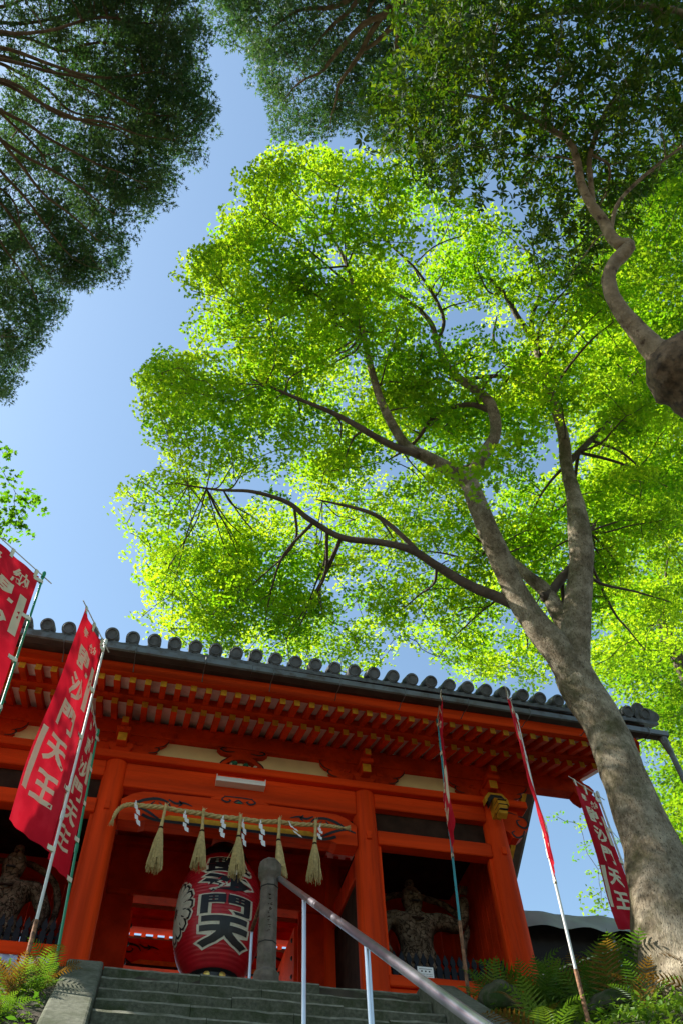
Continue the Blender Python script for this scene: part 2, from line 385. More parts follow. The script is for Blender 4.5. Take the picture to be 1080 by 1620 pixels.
stairs = thing('stone_stairs', 'mossy grey stone staircase climbing to the red gate', 'stairs', (0, 0, 0))
TREAD, RISE = 0.37, 0.27
rs = random.Random(3)
for k in range(20):
    z1 = FLOOR + 0.004 - k * RISE; y0 = -1.16 - (k - 1) * TREAD
    cuts = [SX0]
    n = 3 + (k % 2)
    for i in range(1, n): cuts.append(SX0 + (SX1 - SX0) * (i + rs.uniform(-0.22, 0.22)) / n)
    cuts.append(SX1)
    for a, b in zip(cuts[:-1], cuts[1:]):
        mb = MB(); dz = rs.uniform(-0.008, 0.006); dy = rs.uniform(-0.012, 0.012)
        bm = bmesh.new(); bmesh.ops.create_cube(bm, size=1)
        for v in bm.verts:
            v.co = Vector(((a + b) / 2 + v.co.x * (b - a - 0.005), y0 - TREAD / 2 + dy + 0.04 + v.co.y * (TREAD + 0.08), z1 - RISE / 2 + dz + v.co.z * (RISE + 0.0)))
        ed = [e for e in bm.edges if all(v.co.y < y0 - TREAD / 2 and v.co.z > z1 - RISE / 2 for v in e.verts)]
        bmesh.ops.bevel(bm, geom=ed, offset=0.030, segments=1, affect='EDGES')
        es = [e for e in bm.edges if e.calc_length() > 0.2 and abs(e.verts[0].co.x - e.verts[1].co.x) > 0.2]
        bmesh.ops.subdivide_edges(bm, edges=es, cuts=7, use_grid_fill=True)
        for v in bm.verts:
            q = noise.noise(v.co * 4) * 0.010 + noise.noise(v.co * 13) * 0.006
            v.co.z += q if v.co.z > z1 - 0.12 else 0
            v.co.y += noise.noise(v.co * 4 + Vector((7, 3, 1))) * 0.010
        bm.normal_update()
        for f in bm.faces: f.material_index = 1 if (f.normal.y < -0.25 and f.normal.z > 0.25) else 0  # paler nosing: edge wear, plus its bright lit line put into the colour
        me = bpy.data.meshes.new('step_stone'); bm.to_mesh(me); bm.free(); me.materials.append(MAT['stone']); me.materials.append(MAT['stone_worn_lit'])
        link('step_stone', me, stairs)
def side_kerb(x0, x1, ytop, segs):
    for k in range(segs):
        ya = ytop - k * 1.15; yb = ya - 1.142
        za = FLOOR + 0.05 - (ytop - ya) * SLOPE; zb = FLOOR + 0.05 - (ytop - yb) * SLOPE
        mb = MB()
        if k == 0:
            poly = [(ytop + 0.40, FLOOR - 0.5), (ytop + 0.40, za), (ya, za), (yb, zb), (yb, zb - 0.9)]
        else:
            poly = [(ya, za - 0.9), (ya, za), (yb, zb), (yb, zb - 0.9)]
        mb.prism(poly, 'yz', x0, x1)
        o = mb.build('side_kerb', 'stone_pale', stairs)
        bv = o.modifiers.new('bevel', 'BEVEL'); bv.width = 0.03; bv.segments = 3
side_kerb(SX0 - 0.37, SX0 - 0.008, -1.14, 8)
side_kerb(SX1 + 0.008, SX1 + 0.40, -1.26, 8)

# ------------------------------------------------------------------ the gate
gate = thing('temple_gate', 'vermilion wooden temple gate with grey tiled roof at the stair top', 'gate', (0, 0, FLOOR))
gate_inv = Vector((0, 0, -FLOOR))
def gp(mb, name, mats, parent=None, smooth=False):
    """a part of the gate (or sub-part), built in world coordinates"""
    p = parent or gate
    o = mb.build(name, mats, p, smooth)
    if p is gate: o.location = gate_inv
    return o
CX = (-3.81, -1.8, 1.8, 3.81)
GY = (0.0, 2.0, 4.0)
for yy in GY:
    for x in CX:
        c = MB(); c.lathe([(0.178, FLOOR + 0.13), (0.182, FLOOR + 0.35), (0.180, 1.0), (0.172, 2.2), (0.160, 2.97)], (x, yy, 0), 28)
        col = gp(c, 'column', 'vermilion_v', smooth=True)
        b = MB(); b.lathe([(0.27, FLOOR), (0.27, FLOOR + 0.06), (0.23, FLOOR + 0.128)], (x, yy, 0), 24)
        ob = b.build('column_base', 'stone_pale', col, True)
        if yy == 0:
            for zz in (2.20, 0.05):                                   # tie-beam tenons showing on the shaft
                if abs(x) < 2 or zz > 1:
                    tn = MB(); tn.box((x - 0.035, -0.203, zz - 0.06), (x + 0.035, -0.15, zz + 0.06), 0.006)
                    tn.build('tenon', 'vermilion', col)
def beam(lo, hi, m_='vermilion', name='beam', ch=0.012):
    if m_ == 'vermilion': m_ = 'vermilion_v' if hi[2] - lo[2] > hi[0] - lo[0] else 'vermilion_h'
    b = MB(); b.box(lo, hi, ch); return gp(b, name, m_)
for yy in GY:
    mm = 'vermilion' if yy == 0 else 'red_inner'
    s = -1 if yy < 3 else 1
    beam((-4.35, yy - 0.2, 2.97), (4.35, yy + 0.2, 3.09), mm, 'wall_plate')
    for a, b_ in zip(CX[:-1], CX[1:]):
        zb = 2.58 if a == -1.8 else 2.72
        if yy == 2.0: zb = 2.28
        if yy == 4.0: zb = 2.82
        beam((a + 0.14, yy - 0.1, zb), (b_ - 0.14, yy + 0.1, 2.969), mm, 'head_beam')
# second tie beam, sill and kneeboard of the side bays
for a, b_ in ((-3.81, -1.8), (1.8, 3.81)):
    beam((a + 0.15, -0.11, 2.13), (b_ - 0.15, 0.09, 2.345), name='tie_beam')
    beam((a + 0.15, -0.10, 0.22), (b_ - 0.15, 0.10, 0.36), name='sill_beam')
    beam((a + 0.15, -0.055, FLOOR + 0.05), (b_ - 0.15, 0.03, 0.219), 'vermilion', 'kneeboard')
    beam((a + 0.16, 0.02, 2.346), (b_ - 0.16, 0.05, 2.719), 'dark_wood', 'opening_shade_board', 0.004)  # dark board standing in for the shade of a small open gap
    for s, xx in ((1, a), (-1, b_)):
        beam((xx + s * 0.17 - 0.03, -0.06, 0.361), (xx + s * 0.17 + 0.03, 0.05, 2.129), 'vermilion', 'jamb', 0.006)
    for k in range(12):                                               # back wall of the statue niche, plank by plank
        x0 = a + 0.16 + k * (b_ - a - 0.32) / 12; x1 = a + 0.16 + (k + 1) * (b_ - a - 0.32) / 12
        beam((x0 + 0.003, 1.92, FLOOR + 0.02), (x1 - 0.003, 1.95, 3.0), 'red_inner', 'wall_plank', 0.004)
    for k in range(8):                                                # niche ceiling
        y0 = 0.2 + k * 0.21
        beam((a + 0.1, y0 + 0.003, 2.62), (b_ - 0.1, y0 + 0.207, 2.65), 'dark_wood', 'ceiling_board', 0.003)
for x in (-3.81, 3.81):
    for k in range(9):
        y0 = 0.16 + k * 0.187
        beam((x - 0.02, y0 + 0.003, FLOOR + 0.02), (x + 0.02, y0 + 0.184, 2.97), 'red_inner', 'wall_plank', 0.004)
    for k in range(9):
        y0 = 2.16 + k * 0.187
        beam((x - 0.02, y0 + 0.003, FLOOR + 0.02), (x + 0.02, y0 + 0.184, 2.97), 'red_inner', 'wall_plank', 0.004)
    beam((x - 0.10, 0.1, 2.98), (x + 0.10, 3.9, 3.088), 'vermilion', 'side_plate')
for x in (-1.8, 1.8):
    s = 1 if x > 0 else -1
    beam((x - 0.06, 0.17, 1.93), (x + 0.06, 1.83, 2.24), 'vermilion', 'passage_beam')
    beam((x - 0.06, 2.17, 1.93), (x + 0.06, 3.83, 2.24), 'red_inner', 'passage_beam')
    for k in range(8):
        y0 = 0.18 + k * 0.208
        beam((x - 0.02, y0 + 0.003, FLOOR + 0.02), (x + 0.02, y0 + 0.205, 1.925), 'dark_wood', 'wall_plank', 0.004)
    beam((x - s * 0.55, 1.94, FLOOR + 0.02), (x - s * 0.15, 2.0, 2.279), 'red_inner', 'wing_panel', 0.006)
    # door leaf swung back along the passage
    d = MB(); d.box((x - s * 0.56 - 0.03, 2.05, FLOOR + 0.06), (x - s * 0.56 + 0.03, 3.35, 2.05), 0.01)
    leaf = gp(d, 'door_leaf', 'vermilion')
    for zz in np.linspace(0.3, 1.9, 7):
        for yv in (2.2, 3.2):
            st = MB(); st.lathe([(0.035, 0), (0.03, 0.015), (0.012, 0.024)], (0, 0, 0), 10)
            o = st.build('door_stud', 'black_ink', leaf, True)
            o.rotation_euler = (0, -s * math.pi / 2, 0); o.location = (x - s * 0.591, yv, zz)
# passage ceiling
for k in range(10):
    y0 = 0.15 + k * 0.365
    beam((-1.66, y0 + 0.004, 3.15), (1.66, y0 + 0.361, 3.18), 'red_inner', 'ceiling_board', 0.004)
for yv in (0.7, 1.3, 2.7, 3.3):
    beam((-1.66, yv - 0.06, 3.02), (1.66, yv + 0.06, 3.148), 'red_inner', 'ceiling_beam')
beam((-1.64, 1.88, 2.20), (1.64, 2.12, 2.279), 'vermilion_old', 'door_head')

def ribbon(mb, pts, width, y, mi=0, plane='xz', taper=True, yoff=0.006):
    """flat painted stroke on a face at y"""
    pts = [Vector((p[0], p[1], 0)) for p in pts]
    pts = [Vector(p) for p in curve([(p.x, p.y, 0) for p in pts], 8)]
    n = len(pts); L, Rr = [], []
    for i, p in enumerate(pts):
        t = (pts[min(i + 1, n - 1)] - pts[max(i - 1, 0)])
        t.normalize(); q = Vector((-t.y, t.x, 0))
        w_ = width * (0.25 + 0.75 * math.sin(math.pi * min(1, (i + 1) / n * 0.9 + 0.08)) if taper else 1) / 2
        L.append(p + q * w_); Rr.append(p - q * w_)
    for i in range(n - 1):
        quad = [L[i], L[i + 1], Rr[i + 1], Rr[i]]
        mb.face([(q.x, y - yoff, q.y) for q in quad], mi)
def rainbow_beam(yf, yb, x0, x1, m_, rear=False):
    """curved tie beam with painted scrolls, yellow groove and black line"""
    prof = []
    for u in np.linspace(0, 1, 25):
        x = x0 + (x1 - x0) * u; e = min(u, 1 - u)
        z = 2.52 - 0.15 * max(0, 1 - e / 0.10) ** 2 - 0.03 * (1 - min(1, e / 0.5))
        prof.append((x, z))
    poly = [(x0, 2.03)] + prof + [(x1, 2.03)]
    bot = [(x1 - 0.28, 2.03), (x1 - 0.36, 2.06), (x0 + 0.36, 2.06), (x0 + 0.28, 2.03)]
    mb = MB(); mb.prism(poly + bot, 'xz', yf, yb)
    o = gp(mb, 'rainbow_beam', m_)
    face = yf if not rear else yf
    g1 = MB(); g1.prism([(x0 + 0.62, 2.075), (x0 + 0.52, 2.095), (x0 + 0.66, 2.165), (x1 - 0.66, 2.165), (x1 - 0.52, 2.095), (x1 - 0.62, 2.075)], 'xz', face - 0.006, face + 0.01)
    g1.build('groove_band', 'ochre', o)
    ln = MB(); ribbon(ln, [(x0 + 0.30, 2.13), (x0 + 0.42, 2.085), (x0 + 0.62, 2.068), (0, 2.066), (x1 - 0.62, 2.068), (x1 - 0.42, 2.085), (x1 - 0.30, 2.13)], 0.045, face, taper=False, yoff=0.009)
    for sx in (-1, 1):
        c0 = 0.5 * (x0 + x1)
        def M(pts): return [(c0 + sx * (p[0]), p[1]) for p in pts]
        h = (x1 - x0) / 2
        ribbon(ln, M([(h - 0.02, 2.22), (h - 0.16, 2.28), (h - 0.30, 2.36), (h - 0.46, 2.40), (h - 0.60, 2.37), (h - 0.66, 2.30)]), 0.045, face)
        ribbon(ln, M([(h - 0.10, 2.27), (h - 0.24, 2.24), (h - 0.38, 2.18), (h - 0.48, 2.12), (h - 0.54, 2.09)]), 0.04, face)
        ribbon(ln, M([(h - 0.62, 2.41), (h - 0.72, 2.36), (h - 0.83, 2.38), (h - 0.95, 2.345)]), 0.035, face)
        ribbon(ln, M([(h - 0.76, 2.41), (h - 0.80, 2.36), (h - 0.76, 2.32)]), 0.03, face)
        ribbon(ln, M([(h - 0.44, 2.36), (h - 0.40, 2.30), (h - 0.47, 2.27), (h - 0.53, 2.31), (h - 0.49, 2.35)]), 0.028, face)
    ln.build('painted_scroll', 'black_ink', o)
    return o
rb = rainbow_beam(-0.15, 0.10, -1.63, 1.63, 'vermilion_h')
# crest on the middle of the beam
mb = MB(); mb.prism([(-0.46, 2.505), (-0.40, 2.54), (-0.30, 2.575), (0.22, 2.575), (0.32, 2.54), (0.40, 2.505)], 'xz', -0.156, 0.05)
o = mb.build('beam_crest', 'vermilion', rb)
mb = MB()
ribbon(mb, [(-0.25, 2.56), (-0.29, 2.51), (-0.22, 2.475), (-0.17, 2.505), (-0.20, 2.525)], 0.026, -0.157)
ribbon(mb, [(0.13, 2.56), (0.18, 2.51), (0.11, 2.475), (0.06, 2.505), (0.09, 2.525)], 0.026, -0.157)
ribbon(mb, [(-0.26, 2.563), (-0.06, 2.568), (0.14, 2.563)], 0.018, -0.157, taper=False)
ribbon(mb, [(-0.12, 2.475), (-0.06, 2.520), (0.02, 2.475)], 0.024, -0.157)
mb.build('crest_scroll', 'black_ink', rb)
mb = MB(); mb.prism([(-0.10, 2.475), (-0.05, 2.505), (0.0, 2.475)], 'xz', -0.164, -0.15); mb.build('crest_jewel', 'carve_green', rb)
rr_ = rainbow_beam(3.85, 4.1, -1.63, 1.63, 'vermilion_old'); rr_.location = gate_inv + Vector((0, 0, 0.09))

# purlins (front, ridge side, rear) with carved ends
for yy in (0.0, 4.0):
    mb = MB(); mb.box((-6.0, yy - 0.11, 3.47), (5.30, yy + 0.11, 3.74), 0.015)
    o = gp(mb, 'eave_purlin', 'vermilion_old' if yy == 0 else 'red_inner')
    nose = [(5.299, 3.74), (5.299, 3.47), (5.34, 3.40), (5.44, 3.33), (5.52, 3.36), (5.52, 3.44), (5.60, 3.46), (5.66, 3.54), (5.60, 3.62), (5.52, 3.66), (5.46, 3.74)]
    mb = MB(); mb.prism(nose, 'xz', yy - 0.105, yy + 0.105); mb.build('purlin_nose', 'vermilion_old', o)
mb = MB(); mb.box((-6.0, 1.88, 5.20), (5.6, 2.12, 5.45), 0.01); gp(mb, 'ridge_purlin', 'red_inner')
# plaster panels between the brackets
for a, b_ in ((-3.81, -1.8), (-1.8, 1.8), (1.8, 3.81)):
    mb = MB(); mb.box((a + 0.1, 0.0, 3.085), (b_ - 0.1, 0.04, 3.475), 0.0); gp(mb, 'plaster_panel', 'cream_plaster')
    mb = MB(); mb.box((a + 0.1, 3.96, 3.085), (b_ - 0.1, 4.0, 3.475), 0.0); gp(mb, 'plaster_panel', 'cream_plaster')
for x in (-3.81, 3.81):
    mb = MB(); mb.box((x - 0.02, 0.1, 3.085), (x + 0.02, 3.9, 4.6), 0.0); gp(mb, 'gable_panel', 'vermilion_old')

# bracket sets over the front columns
def bracket(x, yy, s):
    y = lambda d: yy + s * d
    lo = lambda a, b: min(a, b)
    mb = MB()
    pr = [(0.13, 3.092), (0.13, 3.13), (0.18, 3.19), (0.18, 3.25)]
    mb.lathe([(r * 1.3, z) for r, z in pr], (x, yy, 0), 4, a0=math.pi / 4)
    o = gp(mb, 'bracket', 'vermilion_old')
    arm = []
    half = [(0.16, 3.12), (0.30, 3.105), (0.36, 3.13), (0.38, 3.18), (0.47, 3.20), (0.53, 3.26), (0.51, 3.31), (0.58, 3.34), (0.64, 3.40), (0.66, 3.469)]
    arm = [(x + p, q) for p, q in half] + [(x - p, q) for p, q in half[::-1]]
    mb = MB(); mb.prism(arm, 'xz', yy + (0.0 if s > 0 else -0.075), yy + (0.075 if s > 0 else 0.0))
    mb.build('bracket_arm', 'vermilion_old', o)
    ln = MB()
    for sx in (-1, 1):
        ribbon(ln, [(x + sx * 0.40, 3.20), (x + sx * 0.49, 3.215), (x + sx * 0.545, 3.265), (x + sx * 0.52, 3.31), (x + sx * 0.47, 3.285)], 0.022, yy - 0.075 if s < 0 else yy, taper=True)
        ribbon(ln, [(x + sx * 0.53, 3.32), (x + sx * 0.60, 3.345), (x + sx * 0.655, 3.41), (x + sx * 0.665, 3.46)], 0.02, yy - 0.075 if s < 0 else yy)
    if s < 0: ln.build('painted_scroll', 'black_ink', o)
    # stepped noses towards the front, ochre ends
    for w_, z0, z1, d, in ((0.07, 3.18, 3.33, 0.30), (0.052, 3.40, 3.52, 0.42)):
        mb = MB(); a, b = sorted((y(0.02), y(d)))
        mb.box((x - w_, a, z0), (x + w_, b, z1), 0.008, 0, 1 if s < 0 else None)
        mb.build('bracket_nose', ['vermilion_old', 'ochre'], o)
    mb = MB(); a, b = sorted((y(0.02), y(0.36)))
    mb.box((x - 0.10, a, 3.334), (x + 0.10, b, 3.398), 0.01); mb.build('bearing_block', 'vermilion_old', o)
    for sx in (-1, 1):
        mb = MB(); mb.box((x + sx * 0.25 - 0.05, yy - 0.10, 3.305), (x + sx * 0.25 + 0.05, yy + 0.10, 3.36), 0.01); mb.build('bearing_block', 'vermilion_old', o)
for x in CX:
    bracket(x, 0.0, -1); bracket(x, 4.0, 1)

# carved frog-leg strut over the middle of the bay
mb = MB()
leg = [(-0.40, 3.092), (-0.36, 3.18), (-0.27, 3.27), (-0.18, 3.33), (-0.36, 3.37), (-0.42, 3.43), (-0.36, 3.462), (0.28, 3.462), (0.34, 3.43), (0.28, 3.37), (0.10, 3.33), (0.19, 3.27), (0.28, 3.18), (0.32, 3.092),
       (0.24, 3.092), (0.20, 3.17), (0.10, 3.25), (-0.04, 3.28), (-0.18, 3.25), (-0.28, 3.17), (-0.32, 3.092)]
mb.prism(leg, 'xz', -0.09, -0.001)
fl = gp(mb, 'frog_leg_strut', 'vermilion_old')
mb = MB(); rs = random.Random(5)
for k in range(15):
    x = rs.uniform(-0.27, 0.20); z = 3.12 + rs.random() * (0.14 - 0.22 * abs(x + 0.04)); r = rs.uniform(0.025, 0.05)
    mb.lathe([(r * 0.3, -r * 0.7), (r, 0), (r * 0.7, r * 0.5), (0.004, r * 0.8)], (x, -0.05, z), 7, mi=k % 3)
mb.build('strut_carving', ['carve_green', 'lantern_cream', 'black_ink'], fl, True)
mb = MB()
for sx in (-1, 1):
    ribbon(mb, [(-0.04 + sx * 0.12, 3.40), (-0.04 + sx * 0.24, 3.385), (-0.04 + sx * 0.33, 3.42), (-0.04 + sx * 0.29, 3.45), (-0.04 + sx * 0.24, 3.425)], 0.026, -0.091)
    ribbon(mb, [(-0.04 + sx * 0.34, 3.11), (-0.04 + sx * 0.30, 3.20), (-0.04 + sx * 0.20, 3.29)], 0.02, -0.091)
mb.build('painted_scroll', 'black_ink', fl)

# carved beam noses on the right-hand and left-hand corner columns
for sx in (-1, 1):
    X = 3.81 * sx
    prof = [(-0.14, 2.98), (-0.24, 2.99), (-0.36, 2.96), (-0.44, 2.88), (-0.46, 2.76), (-0.42, 2.66), (-0.34, 2.62), (-0.30, 2.66), (-0.33, 2.71), (-0.28, 2.76), (-0.14, 2.72)]
    mb = MB(); mb.prism([(y * 1.0, z) for y, z in prof], 'yz', X - 0.065, X + 0.065, 0)
    fn = gp(mb, 'beam_nose', 'ochre')
    mb = MB()
    for z0 in (2.70, 2.78, 2.86):
        mb.box((X - 0.068, -0.47, z0), (X + 0.068, -0.30, z0 + 0.008))
    mb.prism([(X - 0.13, 2.86), (X - 0.15, 2.97), (X - 0.085, 3.06), (X + 0.085, 3.06), (X + 0.15, 2.97), (X + 0.13, 2.86), (X + 0.10, 2.95), (X + 0.05, 3.0), (X - 0.05, 3.0), (X - 0.10, 2.95)], 'xz', -0.30, -0.205)
    mb.build('nose_outline', 'black_ink', fn)
    mb = MB(); mb.prism([(X - 0.19, 2.90), (X - 0.19, 3.0), (X - 0.11, 3.10), (X + 0.11, 3.10), (X + 0.19, 3.0), (X + 0.19, 2.90), (X + 0.12, 2.99), (X + 0.06, 3.04), (X - 0.06, 3.04), (X - 0.12, 2.99)], 'xz', -0.29, -0.20)
    mb.build('nose_hood', 'ochre', fn)
    side = [(0.14, 3.0), (0.30, 3.02), (0.40, 2.98), (0.40, 2.90), (0.50, 2.88), (0.56, 2.78), (0.52, 2.68), (0.44, 2.64), (0.42, 2.56), (0.34, 2.50), (0.24, 2.50), (0.20, 2.58), (0.14, 2.62)]
    mb = MB(); mb.prism([(X + sx * a, z) for a, z in side], 'xz', -0.085, 0.085)
    sn = gp(mb, 'beam_nose', 'vermilion')
    mb = MB()
    ribbon(mb, [(X + sx * 0.40, 2.88), (X + sx * 0.50, 2.86), (X + sx * 0.54, 2.77), (X + sx * 0.47, 2.69), (X + sx * 0.38, 2.72), (X + sx * 0.36, 2.80), (X + sx * 0.42, 2.82)], 0.035, -0.086)
    ribbon(mb, [(X + sx * 0.45, 2.64), (X + sx * 0.40, 2.55), (X + sx * 0.30, 2.51), (X + sx * 0.24, 2.58), (X + sx * 0.29, 2.62)], 0.032, -0.086)
    ribbon(mb, [(X + sx * 0.16, 2.90), (X + sx * 0.26, 2.93), (X + sx * 0.38, 2.90)], 0.02, -0.086)
    mb.build('nose_scroll', 'black_ink', sn)

# ---- roof
RX0, RX1 = -6.05, 5.78
PITCH_R = 0.36
mb = MB()
def zroof(y):                     # tile bed (front half)
    return 3.72 + (y + 1.66) * 0.50 + 0.012 * (y + 1.66) ** 2
n = 8
prof_t = [(-1.66 + (2.0 + 1.66) * k / n) for k in range(n + 1)]
top = [(y, zroof(y)) for y in prof_t]
poly = top + [(4.0 - y, z) for y, z in top[::-1][1:]] + [(4.0 - y, z - 0.06) for y, z in top] + [(y, z - 0.06) for y, z in top[::-1][1:]]
mb.prism(poly, 'yz', RX0 - 0.05, RX1 + 0.32)
roof = gp(mb, 'roof', 'roof_tile')
# barrel rows up the slope (one part: they are hidden behind the eave)
mb = MB()
TS = 0.289
tile_x = [RX0 + 0.12 + TS * k for k in range(int((RX1 - RX0 + 0.2) / TS) + 1)]
for x in tile_x:
    for side in (0, 1):
        P = [(x, y if side == 0 else 4.0 - y, zroof(y) + 0.115) for y in [-1.50] + prof_t[1:]]
        mb.tube(P, 0.082, 8)
tr = mb.build('barrel_tiles', 'roof_tile', roof, True); tr['kind'] = 'stuff'
# round eave tiles with a raised rim: one mesh, shared
mb = MB()
prof = [(0.060, 0.004), (0.066, -0.010), (0.078, -0.010), (0.084, 0.0), (0.096, 0.002), (0.098, 0.03), (0.092, 0.22)]
N = 22
for r, d in prof:
    for k in range(N):
        a = 2 * math.pi * k / N; mb.v.append((r * math.cos(a), d * 0.894 - r * math.sin(a) * 0.447, r * math.sin(a) * 0.894 + d * 0.447))
mb.f.append(tuple(range(N))); mb.mi.append(0)
for i in range(len(prof) - 1):
    for k in range(N):
        a = i * N + k; b = i * N + (k + 1) % N; mb.f.append((a, b, b + N, a + N)); mb.mi.append(0)
proto = mb.build('eave_tile', 'roof_tile', roof, True)
proto.location = (tile_x[0], -1.68, zroof(-1.66) + 0.115)
rs = random.Random(9)
for side in (0, 1):
    for i, x in enumerate(tile_x):
        if side == 0 and i == 0: continue
        lift = 0.05 * max(0, (x - 3.8) / 2) ** 2
        o = shared('eave_tile', proto, roof, (x + rs.uniform(-0.006, 0.006), -1.68 + rs.uniform(-0.008, 0.008) if side == 0 else 5.68, zroof(-1.66) + 0.115 + rs.uniform(-0.004, 0.004)), (rs.uniform(-0.05, 0.05), 0, math.pi if side else rs.uniform(-0.05, 0.05)))
# flat pan tiles between: scalloped lip
mb = MB()
pan = []
for k in range(9):
    u = -1 + 2 * k / 8; pan.append((u * (TS / 2 - 0.03), -0.035 * (1 - u * u)))
poly = pan + [(p[0], p[1] + 0.028) for p in pan[::-1]]
mb.prism(poly, 'xz', 0.0, 0.22)
proto = mb.build('pan_tile', 'roof_tile', roof); proto.location = (tile_x[0] + TS / 2, -1.64, zroof(-1.66) + 0.035)
for side in (0, 1):
    for i, x in enumerate(tile_x[:-1]):
        if side == 0 and i == 0: continue
        shared('pan_tile', proto, roof, (x + TS / 2, -1.64 if side == 0 else 5.64, zroof(-1.66) + 0.035 + rs.uniform(-0.004, 0.004)), (0, 0, math.pi if side else 0))
# gable edge tiles at the right end, ridge
mb = MB()
mb.tube([(RX1 + 0.22, y, zroof(y) + 0.12) for y in prof_t], 0.10, 10); mb.tube([(RX1 + 0.22, 4 - y, zroof(y) + 0.12) for y in prof_t], 0.10, 10)
mb.tube([(RX1 + 0.05, y, zroof(y) + 0.11) for y in prof_t], 0.09, 10)
mb.build('gable_edge_tile', 'roof_tile', roof, True)
mb = MB(); mb.box((RX0, 1.84, zroof(2) - 0.05), (RX1 + 0.2, 2.16, zroof(2) + 0.42), 0.03); mb.tube([(RX0 - 0.1, 2, zroof(2) + 0.47), (RX1 + 0.3, 2, zroof(2) + 0.47)], 0.11, 12)
mb.build('roof_ridge', 'roof_tile', roof)
for (x, y, z, l) in ((RX1 + 0.06, -1.66, zroof(-1.66) + 0.22, 0.10), (RX1 + 0.34, -1.60, zroof(-1.66) + 0.16, 0.09), (RX1 - 0.16, -1.62, zroof(-1.6) + 0.12, 0.09)):
    mb = MB(); mb.tube([(x, y, z), (x + 0.02, y + 0.12, z + 0.05), (x + 0.02, y + 0.4, z + 0.2)], [l, l * 0.98, l * 0.9], 14); mb.build('corner_tile', 'roof_tile', roof, True)
# eave board, fascia, boards, rafters front and rear
for side in (0, 1):
    Y = (lambda y: y) if side == 0 else (lambda y: 4.0 - y)
    def bx(x0, x1, ya, yb, z0, z1, name, m_, ch=0.006):
        mb = MB(); a, b = sorted((Y(ya), Y(yb))); mb.box((x0, a, z0), (x1, b, z1), ch); return mb.build(name, m_, roof)
    bx(RX0, RX1, -1.36, -1.25, 3.475, 3.655, 'fascia', 'vermilion_h')
    bx(RX0, RX1 + 0.1, -1.60, -1.20, 3.658, 3.672, 'eave_board', 'gutter_inside', 0)
    bx(RX0, RX1, -0.82, -0.66, 3.552, 3.672, 'batten', 'vermilion_old')
    # boarding over the rafters
    for (ya, za, yb, zb, nm) in ((-1.25, 3.496, -0.70, 3.496 + 0.55 * 0.42, 'soffit_board'), (-0.70, 3.560, 0.75, 3.560 + 1.45 * 0.40, 'soffit_board')):
        mb = MB(); quad = [(ya, za), (yb, zb), (yb, zb + 0.015), (ya, za + 0.015)]
        if side: quad = [(4.0 - a, b) for a, b in quad]
        mb.prism(quad, 'yz', RX0, RX1 - 0.12); mb.build(nm, 'chalk_board', roof)
# rafters: two shared meshes, ochre end grain
def rafter_mesh(name, y0, z0, y1, sl, w_, h):
    mb = MB(); z1 = z0 + (y1 - y0) * sl
    mb.prism([(y0, z0 - h / 2), (y1, z1 - h / 2), (y1, z1 + h / 2), (y0, z0 + h / 2)], 'yz', -w_ / 2, w_ / 2)
    mb.mi[-1] = 1                                   # the (last, first) side is the tip
    return mb.build(name, ['vermilion', 'ochre'], roof)
r1 = rafter_mesh('rafter', -0.74, 3.490, 0.7, 0.40, 0.086, 0.105)
r2 = rafter_mesh('flying_rafter', -1.28, 3.425, -0.68, 0.42, 0.084, 0.10)
RS = 0.2105
k0 = int((RX0 + 0.1 - 1.8) / RS)
rxs = [1.8 + RS * k for k in range(k0, int((RX1 - 0.25 - 1.8) / RS) + 1)]
r1.location = (rxs[0], 0, 0); r2.location = (rxs[0] + 0.0, 0, 0)
rs = random.Random(21)
for i, x in enumerate(rxs):
    for side in (0, 1):
        if i == 0 and side == 0: continue
        rot = (0, 0, math.pi) if side else (0, 0, rs.uniform(-0.004, 0.004)); yy = 4.0 if side else rs.uniform(-0.008, 0.008)
        shared('rafter', r1, roof, (x + rs.uniform(-0.004, 0.004), yy, rs.uniform(-0.003, 0.003)), rot)
        shared('flying_rafter', r2, roof, (x + rs.uniform(-0.004, 0.004), yy, rs.uniform(-0.003, 0.003)), rot)
# bargeboard at the right gable
for side in (0, 1):
    f = lambda p: [(y if side == 0 else 4 - y, z) for y, z in p]
    pts = [(-1.42, 3.30), (-1.48, 3.42), (-1.42, 3.55), (-1.30, 3.62)] + [(y, zroof(y) - 0.08) for y in np.linspace(-1.1, 2.0, 9)]
    low = [(y, zroof(y) - 0.40) for y in np.linspace(2.0, -0.9, 9)] + [(-1.10, 3.42), (-1.12, 3.30), (-1.22, 3.22), (-1.34, 3.22)]
    mb = MB(); mb.prism(f(pts + low), 'yz', RX1 - 0.10, RX1 - 0.02); bb = mb.build('bargeboard', 'vermilion', roof)
    mb = MB(); mb.prism(f([(y, zroof(y) - 0.36) for y in np.linspace(2.0, -0.95, 9)] + [(-1.12, 3.46), (-1.16, 3.32), (-1.10, 3.30), (-1.06, 3.42)] + [(y, zroof(y) - 0.415) for y in np.linspace(-0.9, 2.0, 9)]), 'yz', RX1 - 0.108, RX1 - 0.012)
    mb.build('board_trim', 'ochre', bb)
    mb = MB(); mb.tube([(RX1 - 0.11, (-1.28 if side == 0 else 5.28), 3.42), (RX1 - 0.005, (-1.28 if side == 0 else 5.28), 3.42)], 0.07, 10); mb.build('board_boss', 'black_ink', bb)
    mb = MB(); mb.prism([(p[0] if side == 0 else 4 - p[0], p[1]) for p in ((-1.35, 3.66), (2.0, zroof(2.0) - 0.10), (2.0, zroof(2.0) - 0.07), (-1.35, 3.675))], 'yz', RX1 - 0.3, RX1 + 0.25); mb.build('verge_board', 'gutter_inside', roof)
